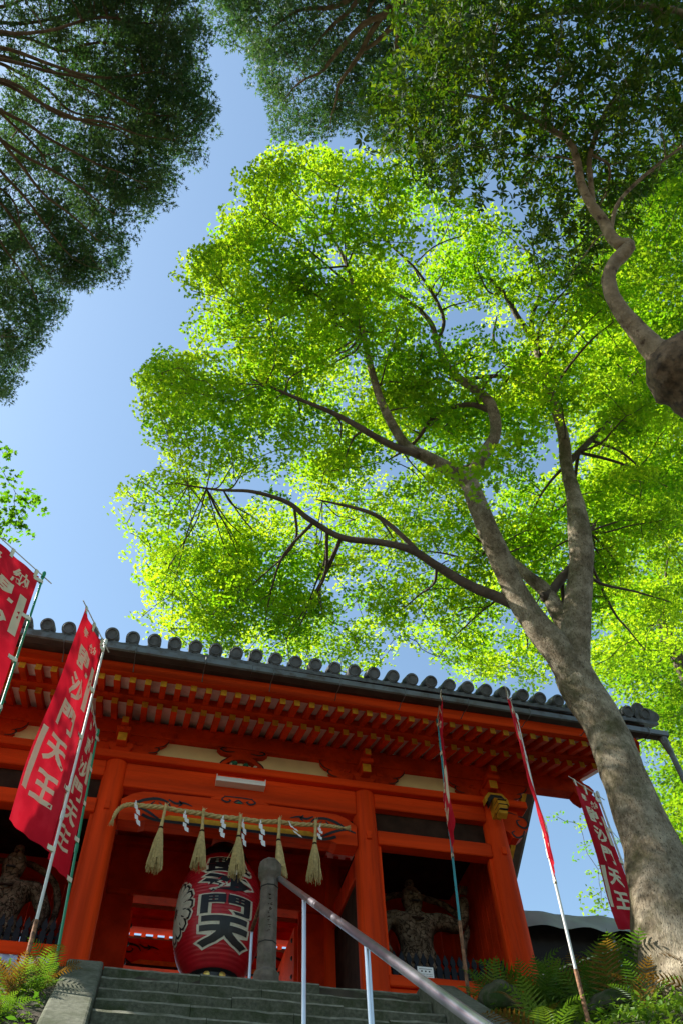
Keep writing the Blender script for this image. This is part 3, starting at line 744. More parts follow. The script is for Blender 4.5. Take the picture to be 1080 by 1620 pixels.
# gutter: box channel falling to the right, hanger rods, downpipe
gut = thing('rain_gutter', 'grey metal gutter hung along the front eave with a bent downpipe', 'gutter', (0, -1.7, FLOOR))
def gut_part(mb, name, m_):
    o = mb.build(name, m_, gut); o.location = (0, 1.7, -FLOOR); return o
mb = MB()
zl, zr = 3.545, 3.395
for (x0, x1) in ((-6.1, -3.3), (-3.296, -0.2), (-0.196, 2.6), (2.604, 5.4), (5.404, 6.12)):
    f = lambda x: zl + (zr - zl) * (x + 3.2) / 9.3
    a, b = f(x0), f(x1)
    mb = MB()
    def sec(x, z): return [(x, -1.57, z + 0.072), (x, -1.575, z + 0.015), (x, -1.60, z), (x, -1.72, z - 0.02), (x, -1.745, z - 0.008), (x, -1.75, z + 0.072), (x, -1.735, z + 0.072), (x, -1.73, z + 0.005), (x, -1.60, z + 0.015), (x, -1.585, z + 0.072)]
    A, B = sec(x0, a), sec(x1, b); n = len(A)
    mb.v = A + B
    mb.f = [(i, (i + 1) % n, n + (i + 1) % n, n + i) for i in range(n)] + [tuple(range(n))[::-1], tuple(range(n, 2 * n))]; mb.mi = [1 if i in (1, 2) else 0 for i in range(n)] + [0, 0]
    o = gut_part(mb, 'gutter_length', ['gutter_metal', 'gutter_inside'])
for k in range(13):
    x = -5.6 + 0.95 * k
    z = f(x)
    mb = MB(); mb.tube([(x + 0.01, -1.37, 3.50), (x + 0.005, -1.40, 3.46), (x, -1.52, z + 0.02), (x, -1.60, z - 0.012), (x, -1.74, z - 0.028), (x, -1.758, z + 0.02), (x, -1.756, z + 0.08)], 0.007, 5)
    gut_part(mb, 'hanger', 'gutter_metal')
mb = MB(); mb.tube([(6.05, -1.66, 3.42), (6.07, -1.66, 3.30), (6.12, -1.62, 3.16)], [0.075, 0.062, 0.046], 10); mb.tube([(6.115, -1.63, 3.18), (6.16, -1.60, 2.6), (6.16, -1.50, 2.3), (6.10, -1.2, 2.0), (6.10, -1.2, FLOOR)], 0.042, 10)
gut_part(mb, 'downpipe', 'gutter_metal')
rg = MB()
rg = thing('rain_gutter', 'grey metal gutter along the rear eave, seen through the gate passage', 'gutter', (0, 5.7, FLOOR))
mb = MB(); mb.box((-6.1, 5.57, 3.46), (6.1, 5.75, 3.56), 0.01); o = mb.build('gutter_length', 'gutter_metal', rg); o.location = (0, -5.7, -FLOOR)
# ------------------------------------------------------------------ lettering helper
def glyph(ch, w_, h, offset=0.0, cuts=0, extra=0.0):
    """one character as a flat bmesh fitted to w_ x h, centred on the origin (plus a margin from the stroke offset)"""
    c = bpy.data.curves.new('glyph', 'FONT'); c.body = ch; c.fill_mode = 'FRONT'; c.resolution_u = 3
    o = bpy.data.objects.new('glyph', c); COL.objects.link(o)
    dg = bpy.context.evaluated_depsgraph_get()
    me0 = o.evaluated_get(dg).to_mesh()
    X = [v.co.x for v in me0.vertices]; Yv = [v.co.y for v in me0.vertices]
    x0, x1, y0, y1 = min(X), max(X), min(Yv), max(Yv)
    o.evaluated_get(dg).to_mesh_clear()
    c.offset = offset; o.update_tag(); bpy.context.view_layer.update()
    dg = bpy.context.evaluated_depsgraph_get()
    me = o.evaluated_get(dg).to_mesh()
    bm = bmesh.new(); bm.from_mesh(me)
    o.evaluated_get(dg).to_mesh_clear()
    bpy.data.objects.remove(o); bpy.data.curves.remove(c)
    for v in bm.verts:
        v.co = Vector(((v.co.x - (x0 + x1) / 2) * w_ / (x1 - x0), (v.co.y - (y0 + y1) / 2) * h / (y1 - y0), 0))
    if cuts:
        for k in range(1, cuts):
            t = -0.5 + k / cuts
            for co, no in (((t * w_ * 1.15, 0, 0), (1, 0, 0)), ((0, t * h * 1.15, 0), (0, 1, 0))):
                bmesh.ops.bisect_plane(bm, geom=bm.verts[:] + bm.edges[:] + bm.faces[:], plane_co=co, plane_no=no)
    return bm
def glyph_into(mb, bm, fn, mi=0):
    bm.verts.index_update(); b = len(mb.v)
    mb.v += [tuple(fn(v.co.x, v.co.y)) for v in bm.verts]
    for f in bm.faces: mb.f.append(tuple(b + v.index for v in f.verts)); mb.mi.append(mi)
    bm.free()

# ------------------------------------------------------------------ lamp on the head beam
t = thing('fluorescent_lamp', 'unlit white fluorescent lamp fitting mounted on the gate head beam', 'lamp', (-0.05, -0.10, 2.76))
mb = MB(); mb.prism([(-0.0, 0.105), (-0.10, 0.10), (-0.135, 0.03), (-0.135, 0.0), (-0.0, 0.0)], 'yz', -0.345, 0.345); mb.build('housing', 'plastic_white', t)
mb = MB(); mb.box((-0.03, -0.05, 0.105), (0.02, 0.0, 0.145), 0.004); mb.build('cable_box', 'plastic_white', t)
for s in (-1, 1):
    mb = MB(); mb.box((s * 0.346 - 0.004, -0.137, -0.003), (s * 0.346 + 0.004, 0.0, 0.107), 0.0); mb.build('end_cap', 'plastic_white', t)

# ------------------------------------------------------------------ sacred rope with tassels and paper streamers
rope = thing('sacred_rope', 'twisted straw rope with tassels and paper streamers across the gate', 'rope', (0, -0.35, 2.0))
rp = [(-1.68, -0.30, 1.93), (-1.66, -0.30, 2.02), (-1.60, -0.30, 2.11), (-1.50, -0.31, 2.15), (-1.28, -0.33, 2.14), (-1.06, -0.35, 2.135), (-0.82, -0.35, 2.115), (-0.58, -0.35, 2.11), (-0.33, -0.35, 2.092), (-0.07, -0.35, 2.10), (0.22, -0.35, 2.095), (0.48, -0.35, 2.12), (0.76, -0.35, 2.12), (1.0, -0.34, 2.15), (1.2, -0.33, 2.165), (1.38, -0.32, 2.165)]
path = curve(rp, 14)
for ph in (0.0, 2 * math.pi / 3, 4 * math.pi / 3):
    mb = MB(); pts = []; rad = []
    for i, p in enumerate(path):
        tt = (path[min(i + 1, len(path) - 1)] - path[max(i - 1, 0)]).normalized()
        up = Vector((0, 0, 1)); a = tt.cross(up).normalized(); b = a.cross(tt)
        th = ph + i * 0.42; u = i / (len(path) - 1)
        k = 0.6 + 0.4 * math.sin(math.pi * min(1, max(0, u))) ** 0.5
        pts.append(p + (a * math.cos(th) + b * math.sin(th)) * 0.017 * k); rad.append(0.0195 * k)
    mb.tube(pts, rad, 7); o = mb.build('strand', 'straw', rope, True); o.location = (0, 0.35, -2.0)
rs = random.Random(4)
for (p, d0) in (((1.37, -0.32, 2.165), Vector((1, 0, 0.02))), ((-1.68, -0.30, 1.95), Vector((-0.1, 0, -1)))):
    mb = MB()
    for k in range(26):
        d = (d0 + Vector((rs.uniform(-.25, .25), rs.uniform(-.25, .25), rs.uniform(-.25, .25)))).normalized()
        q = Vector(p); mb.tube([q, q + d * 0.06, q + d * 0.13 + Vector((0, 0, rs.uniform(-.01, .01)))], [0.005, 0.004, 0.002], 4)
    o = mb.build('frayed_end', 'straw', rope); o.location = (0, 0.35, -2.0)
tas = [((-1.04, 2.10), (-1.06, 1.79), (-1.07, 1.19)), ((-0.54, 2.10), (-0.53, 1.81), (-0.53, 1.27)), ((-0.04, 2.08), (-0.05, 1.79), (-0.04, 1.21)), ((0.49, 2.10), (0.48, 1.80), (0.53, 1.27)), ((0.99, 2.13), (0.97, 1.81), (0.95, 1.26))]
for ti, (a, b, c) in enumerate(tas):
    mb = MB()
    A = Vector((a[0], -0.39, a[1])); B = Vector((b[0], -0.41, b[1])); Cc = Vector((c[0], -0.42, c[1]))
    mb.tube([A + Vector((0, 0, 0.05)), (A + B) / 2, B], [0.022, 0.019, 0.026], 9, rough=0.08, freq=20)
    for k in range(5):
        mb.tube([A + Vector((0, 0, 0.03)), A + Vector((rs.uniform(-.03, .05), rs.uniform(-.03, .03), 0.09))], [0.005, 0.002], 4)
    to = mb.build('tassel_cord', 'straw', rope, True); to.location = (0, 0.35, -2.0)
    mb = MB(); mb.lathe([(0.030, -0.012), (0.033, 0), (0.030, 0.012)], tuple(B), 10); o = mb.build('tassel_band', 'dark_wood', rope); o.location = (0, 0.35, -2.0)
    mb = MB(); mb.tube([B, B * 0.6 + Cc * 0.4, B * 0.25 + Cc * 0.75], [0.024, 0.05, 0.06], 10, rough=0.1, freq=12)
    L = (B - Cc).length
    for k in range(120):
        th = rs.uniform(0, 2 * math.pi); r0 = 0.022 * math.sqrt(rs.random()) + 0.004; r1 = (0.035 + 0.075 * rs.random() ** 0.6) * (1.0 if ti != 3 else 0.7)
        u = Vector((math.cos(th), math.sin(th) * 0.8, 0)); l = L * rs.uniform(0.86, 1.03)
        dr = (Cc - B).normalized()
        mb.tube([B + u * r0, B + u * (r0 * 0.5 + r1 * 0.55) + dr * l * 0.45, B + u * r1 + dr * l + Vector((rs.uniform(-.012, .012), 0, 0))], [0.0045, 0.0055, 0.0035], 3, cap=False)
    if ti == 2:
        mb.tube([B + Vector((-0.0, 0, -0.02)), B + Vector((-0.13, 0, -0.35))], [0.004, 0.003], 3)
    o = mb.build('straw_tassel', 'straw', rope); o.location = (0, 0.35, -2.0)
# folded zig-zag paper streamers
def streamer(x, z, h, sw, lean=0.0, rotz=0.0):
    mb = MB(); w_ = 0.052; n = 4; step = h / n
    org = Vector((x, -0.40, z))
    def P(a, b, d=0): return (org.x + a * math.cos(rotz) + b * lean, org.y - d + a * math.sin(rotz), org.z - b)
    for k in range(n):
        o_ = (k % 2) * w_ * 0.55 + k * 0.006; d = 0.012 * (k % 2)
        mb.face([P(o_, k * step, d), P(o_ + w_, k * step + 0.012, d), P(o_ + w_ + 0.004, (k + 1) * step + 0.016, d + 0.010), P(o_ + 0.004, (k + 1) * step + 0.004, d + 0.010)])
        mb.face([P(o_, k * step, d + 0.001), P(o_ - w_ * 0.25 * (1 if k % 2 else -1), (k + 0.5) * step, d + 0.012), P(o_ + 0.004, (k + 1) * step + 0.004, d + 0.011)])
    mb.face([P(w_ * 0.3, -0.05), P(w_ * 0.6, -0.05), P(w_ * 0.7, 0), P(w_ * 0.2, 0)])
    o = mb.build('paper_streamer', 'paper', rope); o.location = (0, 0.35, -2.0)
for a in ((-1.45, 2.12, 0.30, 1, 0.12, 0.5), (-0.80, 2.05, 0.25, 1, 0.0, 0.3), (-0.30, 2.04, 0.27, 1, -0.12, 0.2), (-0.02, 2.03, 0.33, 1, 0, 0.6), (0.21, 2.04, 0.33, 1, 0.0, 0.2), (0.62, 2.07, 0.16, 1, 0.5, 0.3), (1.02, 2.08, 0.17, 1, -0.25, 0.3)): streamer(*a)

# ------------------------------------------------------------------ the great paper lantern
LX, LY, LZ = -0.09, 0.80, 1.33
LR, LH = 0.565, 0.80
lan = thing('paper_lantern', 'huge red paper lantern with black lettering and a flower crest hanging in the gate', 'lantern', (LX, LY, LZ))
def lan_r(z):
    u = min(1.0, abs(z) / (LH * 1.16)); return LR * (1 - u ** 2.6) ** 0.5 if u < 1 else 0.0
mb = MB(); prof = []
NR = 34
for i in range(NR * 4 + 1):
    z = -LH * 0.985 + 2 * LH * 0.985 * i / (NR * 4)
    prof.append((lan_r(z) + 0.006 * abs(math.sin(math.pi * i / 4)), z))
mb.lathe(prof, n=64); mb.build('shade', 'lantern_red', lan, 'all')
rt = lan_r(LH * 0.985)
mb = MB(); mb.lathe([(rt + 0.02, LH * 0.96), (rt + 0.03, LH + 0.02), (rt * 0.98, LH + 0.11), (rt * 0.72, LH + 0.16), (rt * 0.6, LH + 0.24), (0.05, LH + 0.25)], n=32); mb.build('top_ring', 'lantern_black', lan, True)
mb = MB(); mb.lathe([(rt * 0.80, -LH - 0.16), (rt * 0.86, -LH - 0.02), (rt + 0.02, -LH * 0.965)], n=32); br = mb.build('bottom_ring', 'lantern_black', lan, True)
for k in range(9):
    a = 2 * math.pi * k / 9 + 0.12
    mb = MB(); mb.lathe([(0.045, 0), (0.042, 0.012), (0.015, 0.02)], n=12); o = mb.build('ring_stud', 'gold', br, True)
    o.rotation_euler = (0, math.pi / 2, a); o.location = ((rt * 0.855) * math.cos(a), (rt * 0.855) * math.sin(a), -LH - 0.05)
mb = MB(); mb.tube([(0, 0, LH + 0.2), (0, 0, 3.15 - LZ)], 0.012, 6); mb.build('hanging_cable', 'lantern_black', lan)
mb = MB(); mb.prism([(-0.18, 0.0), (-0.12, 0.10), (0.12, 0.10), (0.18, 0.0)], 'xz', -0.12, 0.12); o = mb.build('hook_block', 'vermilion', lan); o.location = (0, 0, LH + 0.36)
TH0 = -math.pi / 2 + R_(4)
def on_lan(th0, out):
    def fn(x, y):
        r = max(0.18, lan_r(y)) + 0.009 + out
        th = th0 + x / LR
        return (r * math.cos(th), r * math.sin(th), y)
    return fn
for ch, zc, hh, ob in (('毘', 0.50, 0.24, 0.028), ('沙', 0.205, 0.245, 0.052), ('門', -0.09, 0.235, 0.030), ('天', -0.425, 0.31, 0.060)):
    ww = 0.64
    for off, lay, m_, nm in ((ob + 0.055, 0.0, 'lantern_cream', 'letter_outline'), (ob, 0.004, 'lantern_black', 'letter')):
        mb = MB(); bm = glyph(ch, ww, hh, off, 14)
        f0 = on_lan(TH0, lay); glyph_into(mb, bm, lambda x, y: f0(x, y + zc)); mb.build(nm, m_, lan)
# chrysanthemum crest on the left side
TH1 = TH0 - R_(84)
f1 = on_lan(TH1, 0.0); f2 = on_lan(TH1, 0.003); f3 = on_lan(TH1, 0.006)
mb = MB()
for k in range(16):
    a = 2 * math.pi * k / 16
    def petal(s, L0, L1, w_):
        pts = []
        for i in range(13):
            u = i / 12; ww = w_ * math.sin(math.pi * min(1, 0.08 + 0.86 * u)) ** 0.6 * (0.35 + 0.9 * u)
            pts.append((L0 + (L1 - L0) * u, ww))
        poly = pts + [(p[0], -p[1]) for p in pts[::-1]]
        return [(x * math.cos(a) - y * math.sin(a), x * math.sin(a) + y * math.cos(a)) for x, y in poly]
    for fn, pp, mi in ((f1, petal(0, 0.02, 0.395, 0.098), 0), (f2, petal(0, 0.03, 0.370, 0.082), 1), (f3, petal(0, 0.06, 0.345, 0.058), 0)):
        mb.face([fn(x, y * 1.06 - 0.04) for x, y in pp], mi)
mb.build('crest', ['lantern_cream', 'lantern_black'], lan)

# ------------------------------------------------------------------ stone post and handrail
PX, PY = 0.28, -1.0
post = thing('stone_post', 'tall octagonal stone post with carved inscription at the stair top', 'post', (PX, PY, FLOOR))
mb = MB(); n = 8; a0 = math.pi / 8
mb.lathe([(0.145, 0), (0.145, 0.12), (0.109, 0.16), (0.107, 0.60), (0.104, 1.20)], n=8, a0=a0); mb.build('shaft', 'post_stone', post)
mb = MB(); mb.lathe([(0.105, 1.20), (0.140, 1.27), (0.140, 1.40), (0.095, 1.455), (0.02, 1.47)], n=8, a0=a0); mb.build('cap', 'post_stone', post)
for z in (0.44, 1.10):
    mb = MB(); mb.lathe([(0.1105, z), (0.1135, z + 0.006), (0.1105, z + 0.012)], n=8, a0=a0); mb.build('tie_wire', 'black_ink', post)
# the worn, no longer legible inscription: shallow chiselled strokes
mb = MB(); rs = random.Random(14)
for k in range(9):
    z = 0.98 - k * 0.052; yb = -0.1005 + 0.0004 * k
    for j in range(3):
        x0 = rs.uniform(-0.025, 0.01); z0 = z + rs.uniform(-0.016, 0.016); dx = rs.uniform(0.012, 0.03); dz = rs.choice((0.0, 0.0, -0.014, 0.012))
        mb.prism([(x0, z0), (x0 + dx, z0 + dz), (x0 + dx, z0 + dz - 0.006), (x0, z0 - 0.006)], 'xz', yb + 0.002, yb - 0.0025)
mb.build('inscription', 'dark_wood', post)
rail = thing('handrail', 'shiny steel pipe handrail running down the stairs from the stone post', 'handrail', (0.42, -1.12, FLOOR))
def rl(mb, name, m_, smooth=True):
    o = mb.build(name, m_, rail, smooth); o.location = (-0.42, 1.12, -FLOOR); return o
zr = lambda y: 0.975 + (y + 0.90) * 0.7395
mb = MB(); mb.tube([(0.40, y, zr(y)) for y in np.linspace(-0.93, -9.3, 24)], 0.034, 16); rl(mb, 'rail', 'steel')
for y in (-2.38, -4.47, -6.6, -8.7):
    zb = FLOOR - RISE * (math.floor((-1.16 - y) / TREAD) + 1)
    mb = MB(); mb.tube([(0.40, y, zb - 0.02), (0.40, y, zr(y) - 0.035)], 0.022, 12); rl(mb, 'rail_post', 'steel_post')
mb = MB(); mb.tube([(0.40, -0.93, zr(-0.93)), (0.36, -0.90, zr(-0.93) + 0.015), (0.30, -0.92, zr(-0.93) + 0.01)], 0.018, 8); mb.lathe([(0.045, 0.93), (0.045, 0.96)], (0.36, -0.93, 0), 10); rl(mb, 'rail_bracket', 'steel_post')
br = thing('handrail', 'short level handrail behind the stone post at the gate entrance', 'handrail', (0.25, -0.2, FLOOR))
def rl2(mb, name, m_):
    o = mb.build(name, m_, br, True); o.location = (-0.25, 0.2, -FLOOR); return o
mb = MB(); mb.tube([(0.25, -0.86, 0.775), (0.25, -0.4, 0.775), (0.25, -0.02, 0.775)], 0.024, 12); rl2(mb, 'rail', 'rust')
mb = MB(); mb.tube([(0.25, -0.02, FLOOR), (0.25, -0.02, 0.772)], 0.021, 12); rl2(mb, 'rail_post', 'steel_post')

# ------------------------------------------------------------------ banners
def banner(label, ptop, pbot, d_top, d_bot, W, z_top, z_bot, pole_m, rust_z, wave, seed, text=True, strap_n=5, flip=1, strip=(0.1, 0.30, 0.62), strip2=None, billow=0.0, tip=0.10, rod_m='pole_white', small=0.20):
    """pole from pbot (ground) to ptop; the cloth hangs from z_top to z_bot on the side d (unit xy)"""
    ptop = Vector(ptop); pbot = Vector(pbot)
    b = thing('prayer_banner', label, 'banner', tuple(pbot), 'red prayer banners beside the stairs')
    def bp(mb, name, m_, smooth=False):
        o = mb.build(name, m_, b, smooth); o.location = -pbot; return o
    at_z = lambda z: pbot + (ptop - pbot) * ((z - pbot.z) / (ptop.z - pbot.z))
    pr = 0.0155
    mb = MB(); mb.tube([at_z(rust_z), at_z((rust_z + ptop.z) / 2), ptop], [pr, pr * 0.95, pr * 0.85], 12); bp(mb, 'pole', pole_m, True)
    mb = MB(); mb.tube([pbot - Vector((0, 0, 0.3)), at_z(rust_z) + (ptop - pbot).normalized() * 0.06], 0.021, 12); bp(mb, 'pole_sleeve', 'rust', True)
    mb = MB(); zc = (rust_z + z_bot) / 2 + 0.75
    mb.tube([at_z(zc), at_z(zc + 0.10)], 0.021, 10); bp(mb, 'pole_joint', pole_m, True)
    dt = Vector((d_top[0], d_top[1], 0)).normalized(); db = Vector((d_bot[0], d_bot[1], 0)).normalized()
    gap = 0.05
    L = z_top - z_bot
    def cloth(u, v, off=0.0):
        """u 0..1 outward from the pole, v 0..1 downward"""
        p = at_z(z_top - v * L)
        d = (dt * (1 - v) + db * v).normalized(); nrm = Vector((d.y, -d.x, 0))
        amp = wave * (0.25 + 0.75 * v) * min(1, u * 2.2 + 0.02)
        s = math.sin(v * 5.1 + u * 2.6 + seed) * amp + math.sin(v * 11.3 - u * 3.1 + seed * 2.3) * amp * 0.35 + billow * math.sin(math.pi * u) * (0.3 + v) + 0.006 * math.sin(v * 37 + u * 9 + seed) * math.sin(u * 3.1) + 0.008 * math.sin(u * 17 + v * 6 + seed)
        dn = 0.012 * math.sin(math.pi * u) * (1 - v) + 0.05 * billow * u * v
        return p + d * (gap + u * W) + nrm * (s + off) - Vector((0, 0, dn * (1 - v) * 2 + u * u * v * tip))
    nu, nv = 18, 70
    mb = MB()
    mb.v = [tuple(cloth(i / nu, j / nv)) for j in range(nv + 1) for i in range(nu + 1)]
    mb.f = [(j * (nu + 1) + i, j * (nu + 1) + i + 1, (j + 1) * (nu + 1) + i + 1, (j + 1) * (nu + 1) + i) for j in range(nv) for i in range(nu)]; mb.mi = [0] * len(mb.f)
    bp(mb, 'cloth', 'banner_red', 'all')
    # which side faces the stairs foot (where one reads it)
    c0 = cloth(0.5, 0.5); c1 = cloth(0.5, 0.5, 0.01); eye = Vector(CAM)
    sg = 1 if (c1 - eye).length < (c0 - eye).length else -1
    # reading direction: left to right as seen from the stairs
    rd = 1 if (cloth(1, .5) - cloth(0, .5)).dot(Vector(RIGHT)) > 0 else -1
    O = 0.004 * sg
    if text:
        mb = MB()
        AR = L / W
        def put(ch, uc, vc, hw, hv, off):
            bm = glyph(ch, 1.0, 1.0, off, 4)
            glyph_into(mb, bm, lambda x, y: cloth(uc + rd * x * hw, vc - y * hv, O))
        put('奉', 0.5 - rd * small, 0.075, small, small / AR, 0.03); put('納', 0.5 + rd * small, 0.090, small, small / AR, 0.03)
        for ch, vc in zip('毘沙門天王', (0.205, 0.355, 0.505, 0.660, 0.815)):
            put(ch, 0.5, vc, 0.47, 0.108, 0.034)
        bp(mb, 'lettering', 'banner_print')
        for (uc, v0, v1) in ((0.5 + rd * 0.375, 0.17, 0.40), (0.5 - rd * 0.385, 0.60, 0.86)):
            mb = MB()
            for i in range(8):
                va, vb = v0 + (v1 - v0) * i / 8, v0 + (v1 - v0) * (i + 1) / 8
                mb.face([cloth(uc - 0.062, va, O), cloth(uc + 0.062, va, O), cloth(uc + 0.062, vb, O), cloth(uc - 0.062, vb, O)])
            bp(mb, 'name_strip', 'banner_print')
    # straps round the pole, top loops round the cross rod
    for k in range(strap_n):
        v = 0.02 + 0.965 * k / (strap_n - 1)
        p = at_z(z_top - v * L); q = cloth(0.07, v)
        mb = MB(); d = (q - p).normalized(); nn = Vector((d.y, -d.x, 0)) * (pr + 0.004); hz = Vector((0, 0, 0.026))
        loop = [q - nn * 0.25, p + nn * 0.9, p - d * (pr + 0.006), p - nn * 0.9, q + nn * 0.25]
        for a, c in zip(loop[:-1], loop[1:]): mb.face([a - hz, c - hz, c + hz, a + hz])
        bp(mb, 'strap', 'banner_strap')
    rz = Vector((0, 0, z_top + 0.055)); pt = at_z(z_top + 0.055)
    mb = MB(); mb.tube([pt - dt * 0.14, pt, pt + dt * (W + gap + 0.08)], 0.007, 8); bp(mb, 'cross_rod', rod_m, True)
    for u in (0.06, 0.5, 0.94):
        q = cloth(u, 0.0); r0 = pt + dt * (gap + u * W); mb = MB(); e = dt * 0.022; nn = Vector((dt.y, -dt.x, 0)) * 0.009
        top = r0 + Vector((0, 0, 0.010))
        for s in (-1, 1):
            mb.face([q - e - Vector((0, 0, 0.05)) + nn * s * 0.5, q + e - Vector((0, 0, 0.05)) + nn * s * 0.5, top + e + nn * s, top - e + nn * s])
        mb.face([top - e - nn, top + e - nn, top + e + nn, top - e + nn]); bp(mb, 'top_loop', 'banner_strap')
    mb = MB(); mb.lathe([(pr * 1.5, -0.05), (pr * 1.6, 0.02), (pr * 1.1, 0.05), (0.004, 0.06)], tuple(ptop), 10); bp(mb, 'pole_cap', pole_m, True)
    return b
def ydir(pxa, pya, z, p):               # xy direction from p to where the pixel ray meets height z
    q = atz(pxa, pya, z); return (q.x - p[0], q.y - p[1])
banner('red prayer banner on a green pole cut by the left photo edge', (-2.97, -3.2, 3.10), (-2.72, -3.2, ground_z(-2.72, -3.2)), (-0.72, -0.69), (-0.80, -0.60), 0.86, 3.02, 0.35, 'pole_green', -1.4, 0.02, 0.4, tip=0.02, small=0.25)
banner('red prayer banner on a white pole left of the stairs, letters readable', (-2.16, -2.29, 3.05), (-2.06, -2.29, ground_z(-2.06, -2.29)), (-0.42, -0.91), (-0.62, -0.78), 0.62, 2.96, 0.10, 'pole_white', -0.62, 0.045, 1.2, tip=0.02)
banner('red prayer banner on a green pole half hidden behind the white-poled banner', (-2.05, -1.42, 2.34), (-1.87, -1.42, ground_z(-1.87, -1.42)), (-0.2, -0.98), (-0.45, -0.89), 0.50, 2.27, 0.33, 'pole_green', -0.45, 0.03, 2.4, tip=0.05)
banner('red prayer banner on a teal pole, seen edge-on before the right niche', (2.62, -1.30, 3.46), (2.44, -1.30, FLOOR - 0.1), (-0.22, -0.97), (-0.30, -0.95), 0.52, 3.40, 1.22, 'pole_teal', 0.36, 0.05, 3.1, tip=-0.25)
banner('red prayer banner on a tall white pole, seen edge-on beside the maple trunk', (2.945, -2.95, 2.15), (2.845, -2.95, ground_z(2.845, -2.95) - 0.1), (-0.56, -0.83), (-0.47, -0.88), 0.48, 2.08, -0.06, 'pole_white', -0.97, 0.026, 4.6, tip=0.02)
banner('red prayer banner hanging behind the maple trunk, letters readable', (4.93, -1.22, 2.56), (4.99, -1.22, ground_z(4.99, -1.22)), (-0.87, -0.48), (-0.90, -0.42), 0.55, 2.48, 0.52, 'pole_white', -0.2, 0.03, 0.7, tip=0.10)

# ------------------------------------------------------------------ statue niches: picket fences, notices, guardian statues
for (a, b_, lab) in ((1.97, 3.64, 'dark spear-topped picket fence before the right statue'), (-3.64, -1.97, 'dark spear-topped picket fence before the left statue')):
    fe = thing('picket_fence', lab, 'fence', ((a + b_) / 2, 0.14, 0.36))
    mb = MB(); prof = [(-0.034, 0), (-0.034, 0.24), (-0.016, 0.27), (-0.036, 0.31), (-0.030, 0.35), (0, 0.42), (0.030, 0.35), (0.036, 0.31), (0.016, 0.27), (0.034, 0.24), (0.034, 0)]
    mb.prism(prof, 'xz', -0.014, 0.014)
    n = 17; pk = None
    for k in range(n):
        x = (k - (n - 1) / 2) * (b_ - a) / n
        if pk is None: pk = mb.build('picket', 'fence_iron', fe); pk.location = (x, 0, 0)
        else: shared('picket', pk, fe, (x, 0, 0))
    for z in (0.04, 0.19):
        mb2 = MB(); mb2.box(((a - b_) / 2 + 0.01, 0.016, z), ((b_ - a) / 2 - 0.01, 0.036, z + 0.035), 0.004); mb2.build('fence_rail', 'fence_iron', fe)
nb = thing('notice_card', 'small white notice card fixed to the right picket fence', 'notice', (2.46, -0.06, 0.37))
mb = MB(); mb.box((-0.105, 0.03, 0), (0.105, 0.036, 0.15)); mb.build('card', 'paper', nb)
mb = MB(); rs = random.Random(2)
for z, n in ((0.118, 12), (0.085, 3), (0.055, 9), (0.032, 9)):
    for k in range(n):
        s = 0.013 if n > 3 else 0.03; x = -0.085 + 0.17 * (k + 0.5) / n if n > 3 else -0.05 + 0.05 * k
        mb.box((x - s * 0.32, 0.0275, z), (x + s * 0.32, 0.031, z + s * 0.55))
mb.build('print', 'black_ink', nb)['kind'] = 'stuff'
for (x0, x1, m_, lab, mi) in ((-2.72, -2.40, 'poster_blue', 'blue printed poster on the kneeboard by the left photo edge', 0), (-2.37, -2.05, 'paper', 'white paper notice on the kneeboard beside the left column', 1)):
    p = thing('poster', lab, 'poster', ((x0 + x1) / 2, -0.065, 0.0))
    mb = MB(); mb.box((-(x1 - x0) / 2, 0, 0.0), ((x1 - x0) / 2, 0.006, 0.33)); mb.build('sheet', m_, p)
    mb = MB()
    if mi:
        for (x, z) in ((0.06, 0.10), (0.06, 0.16), (0.06, 0.22)):
            mb.box((x - 0.013, -0.003, z), (x + 0.013, 0.001, z + 0.03))
        mb.build('print', 'black_ink', p)['kind'] = 'stuff'
    else:
        mb.lathe([(0.03, 0), (0.028, 0.003)], n=14); o = mb.build('print', 'paper', p); o.rotation_euler = (math.pi / 2, 0, 0); o.location = (0.08, -0.001, 0.24)

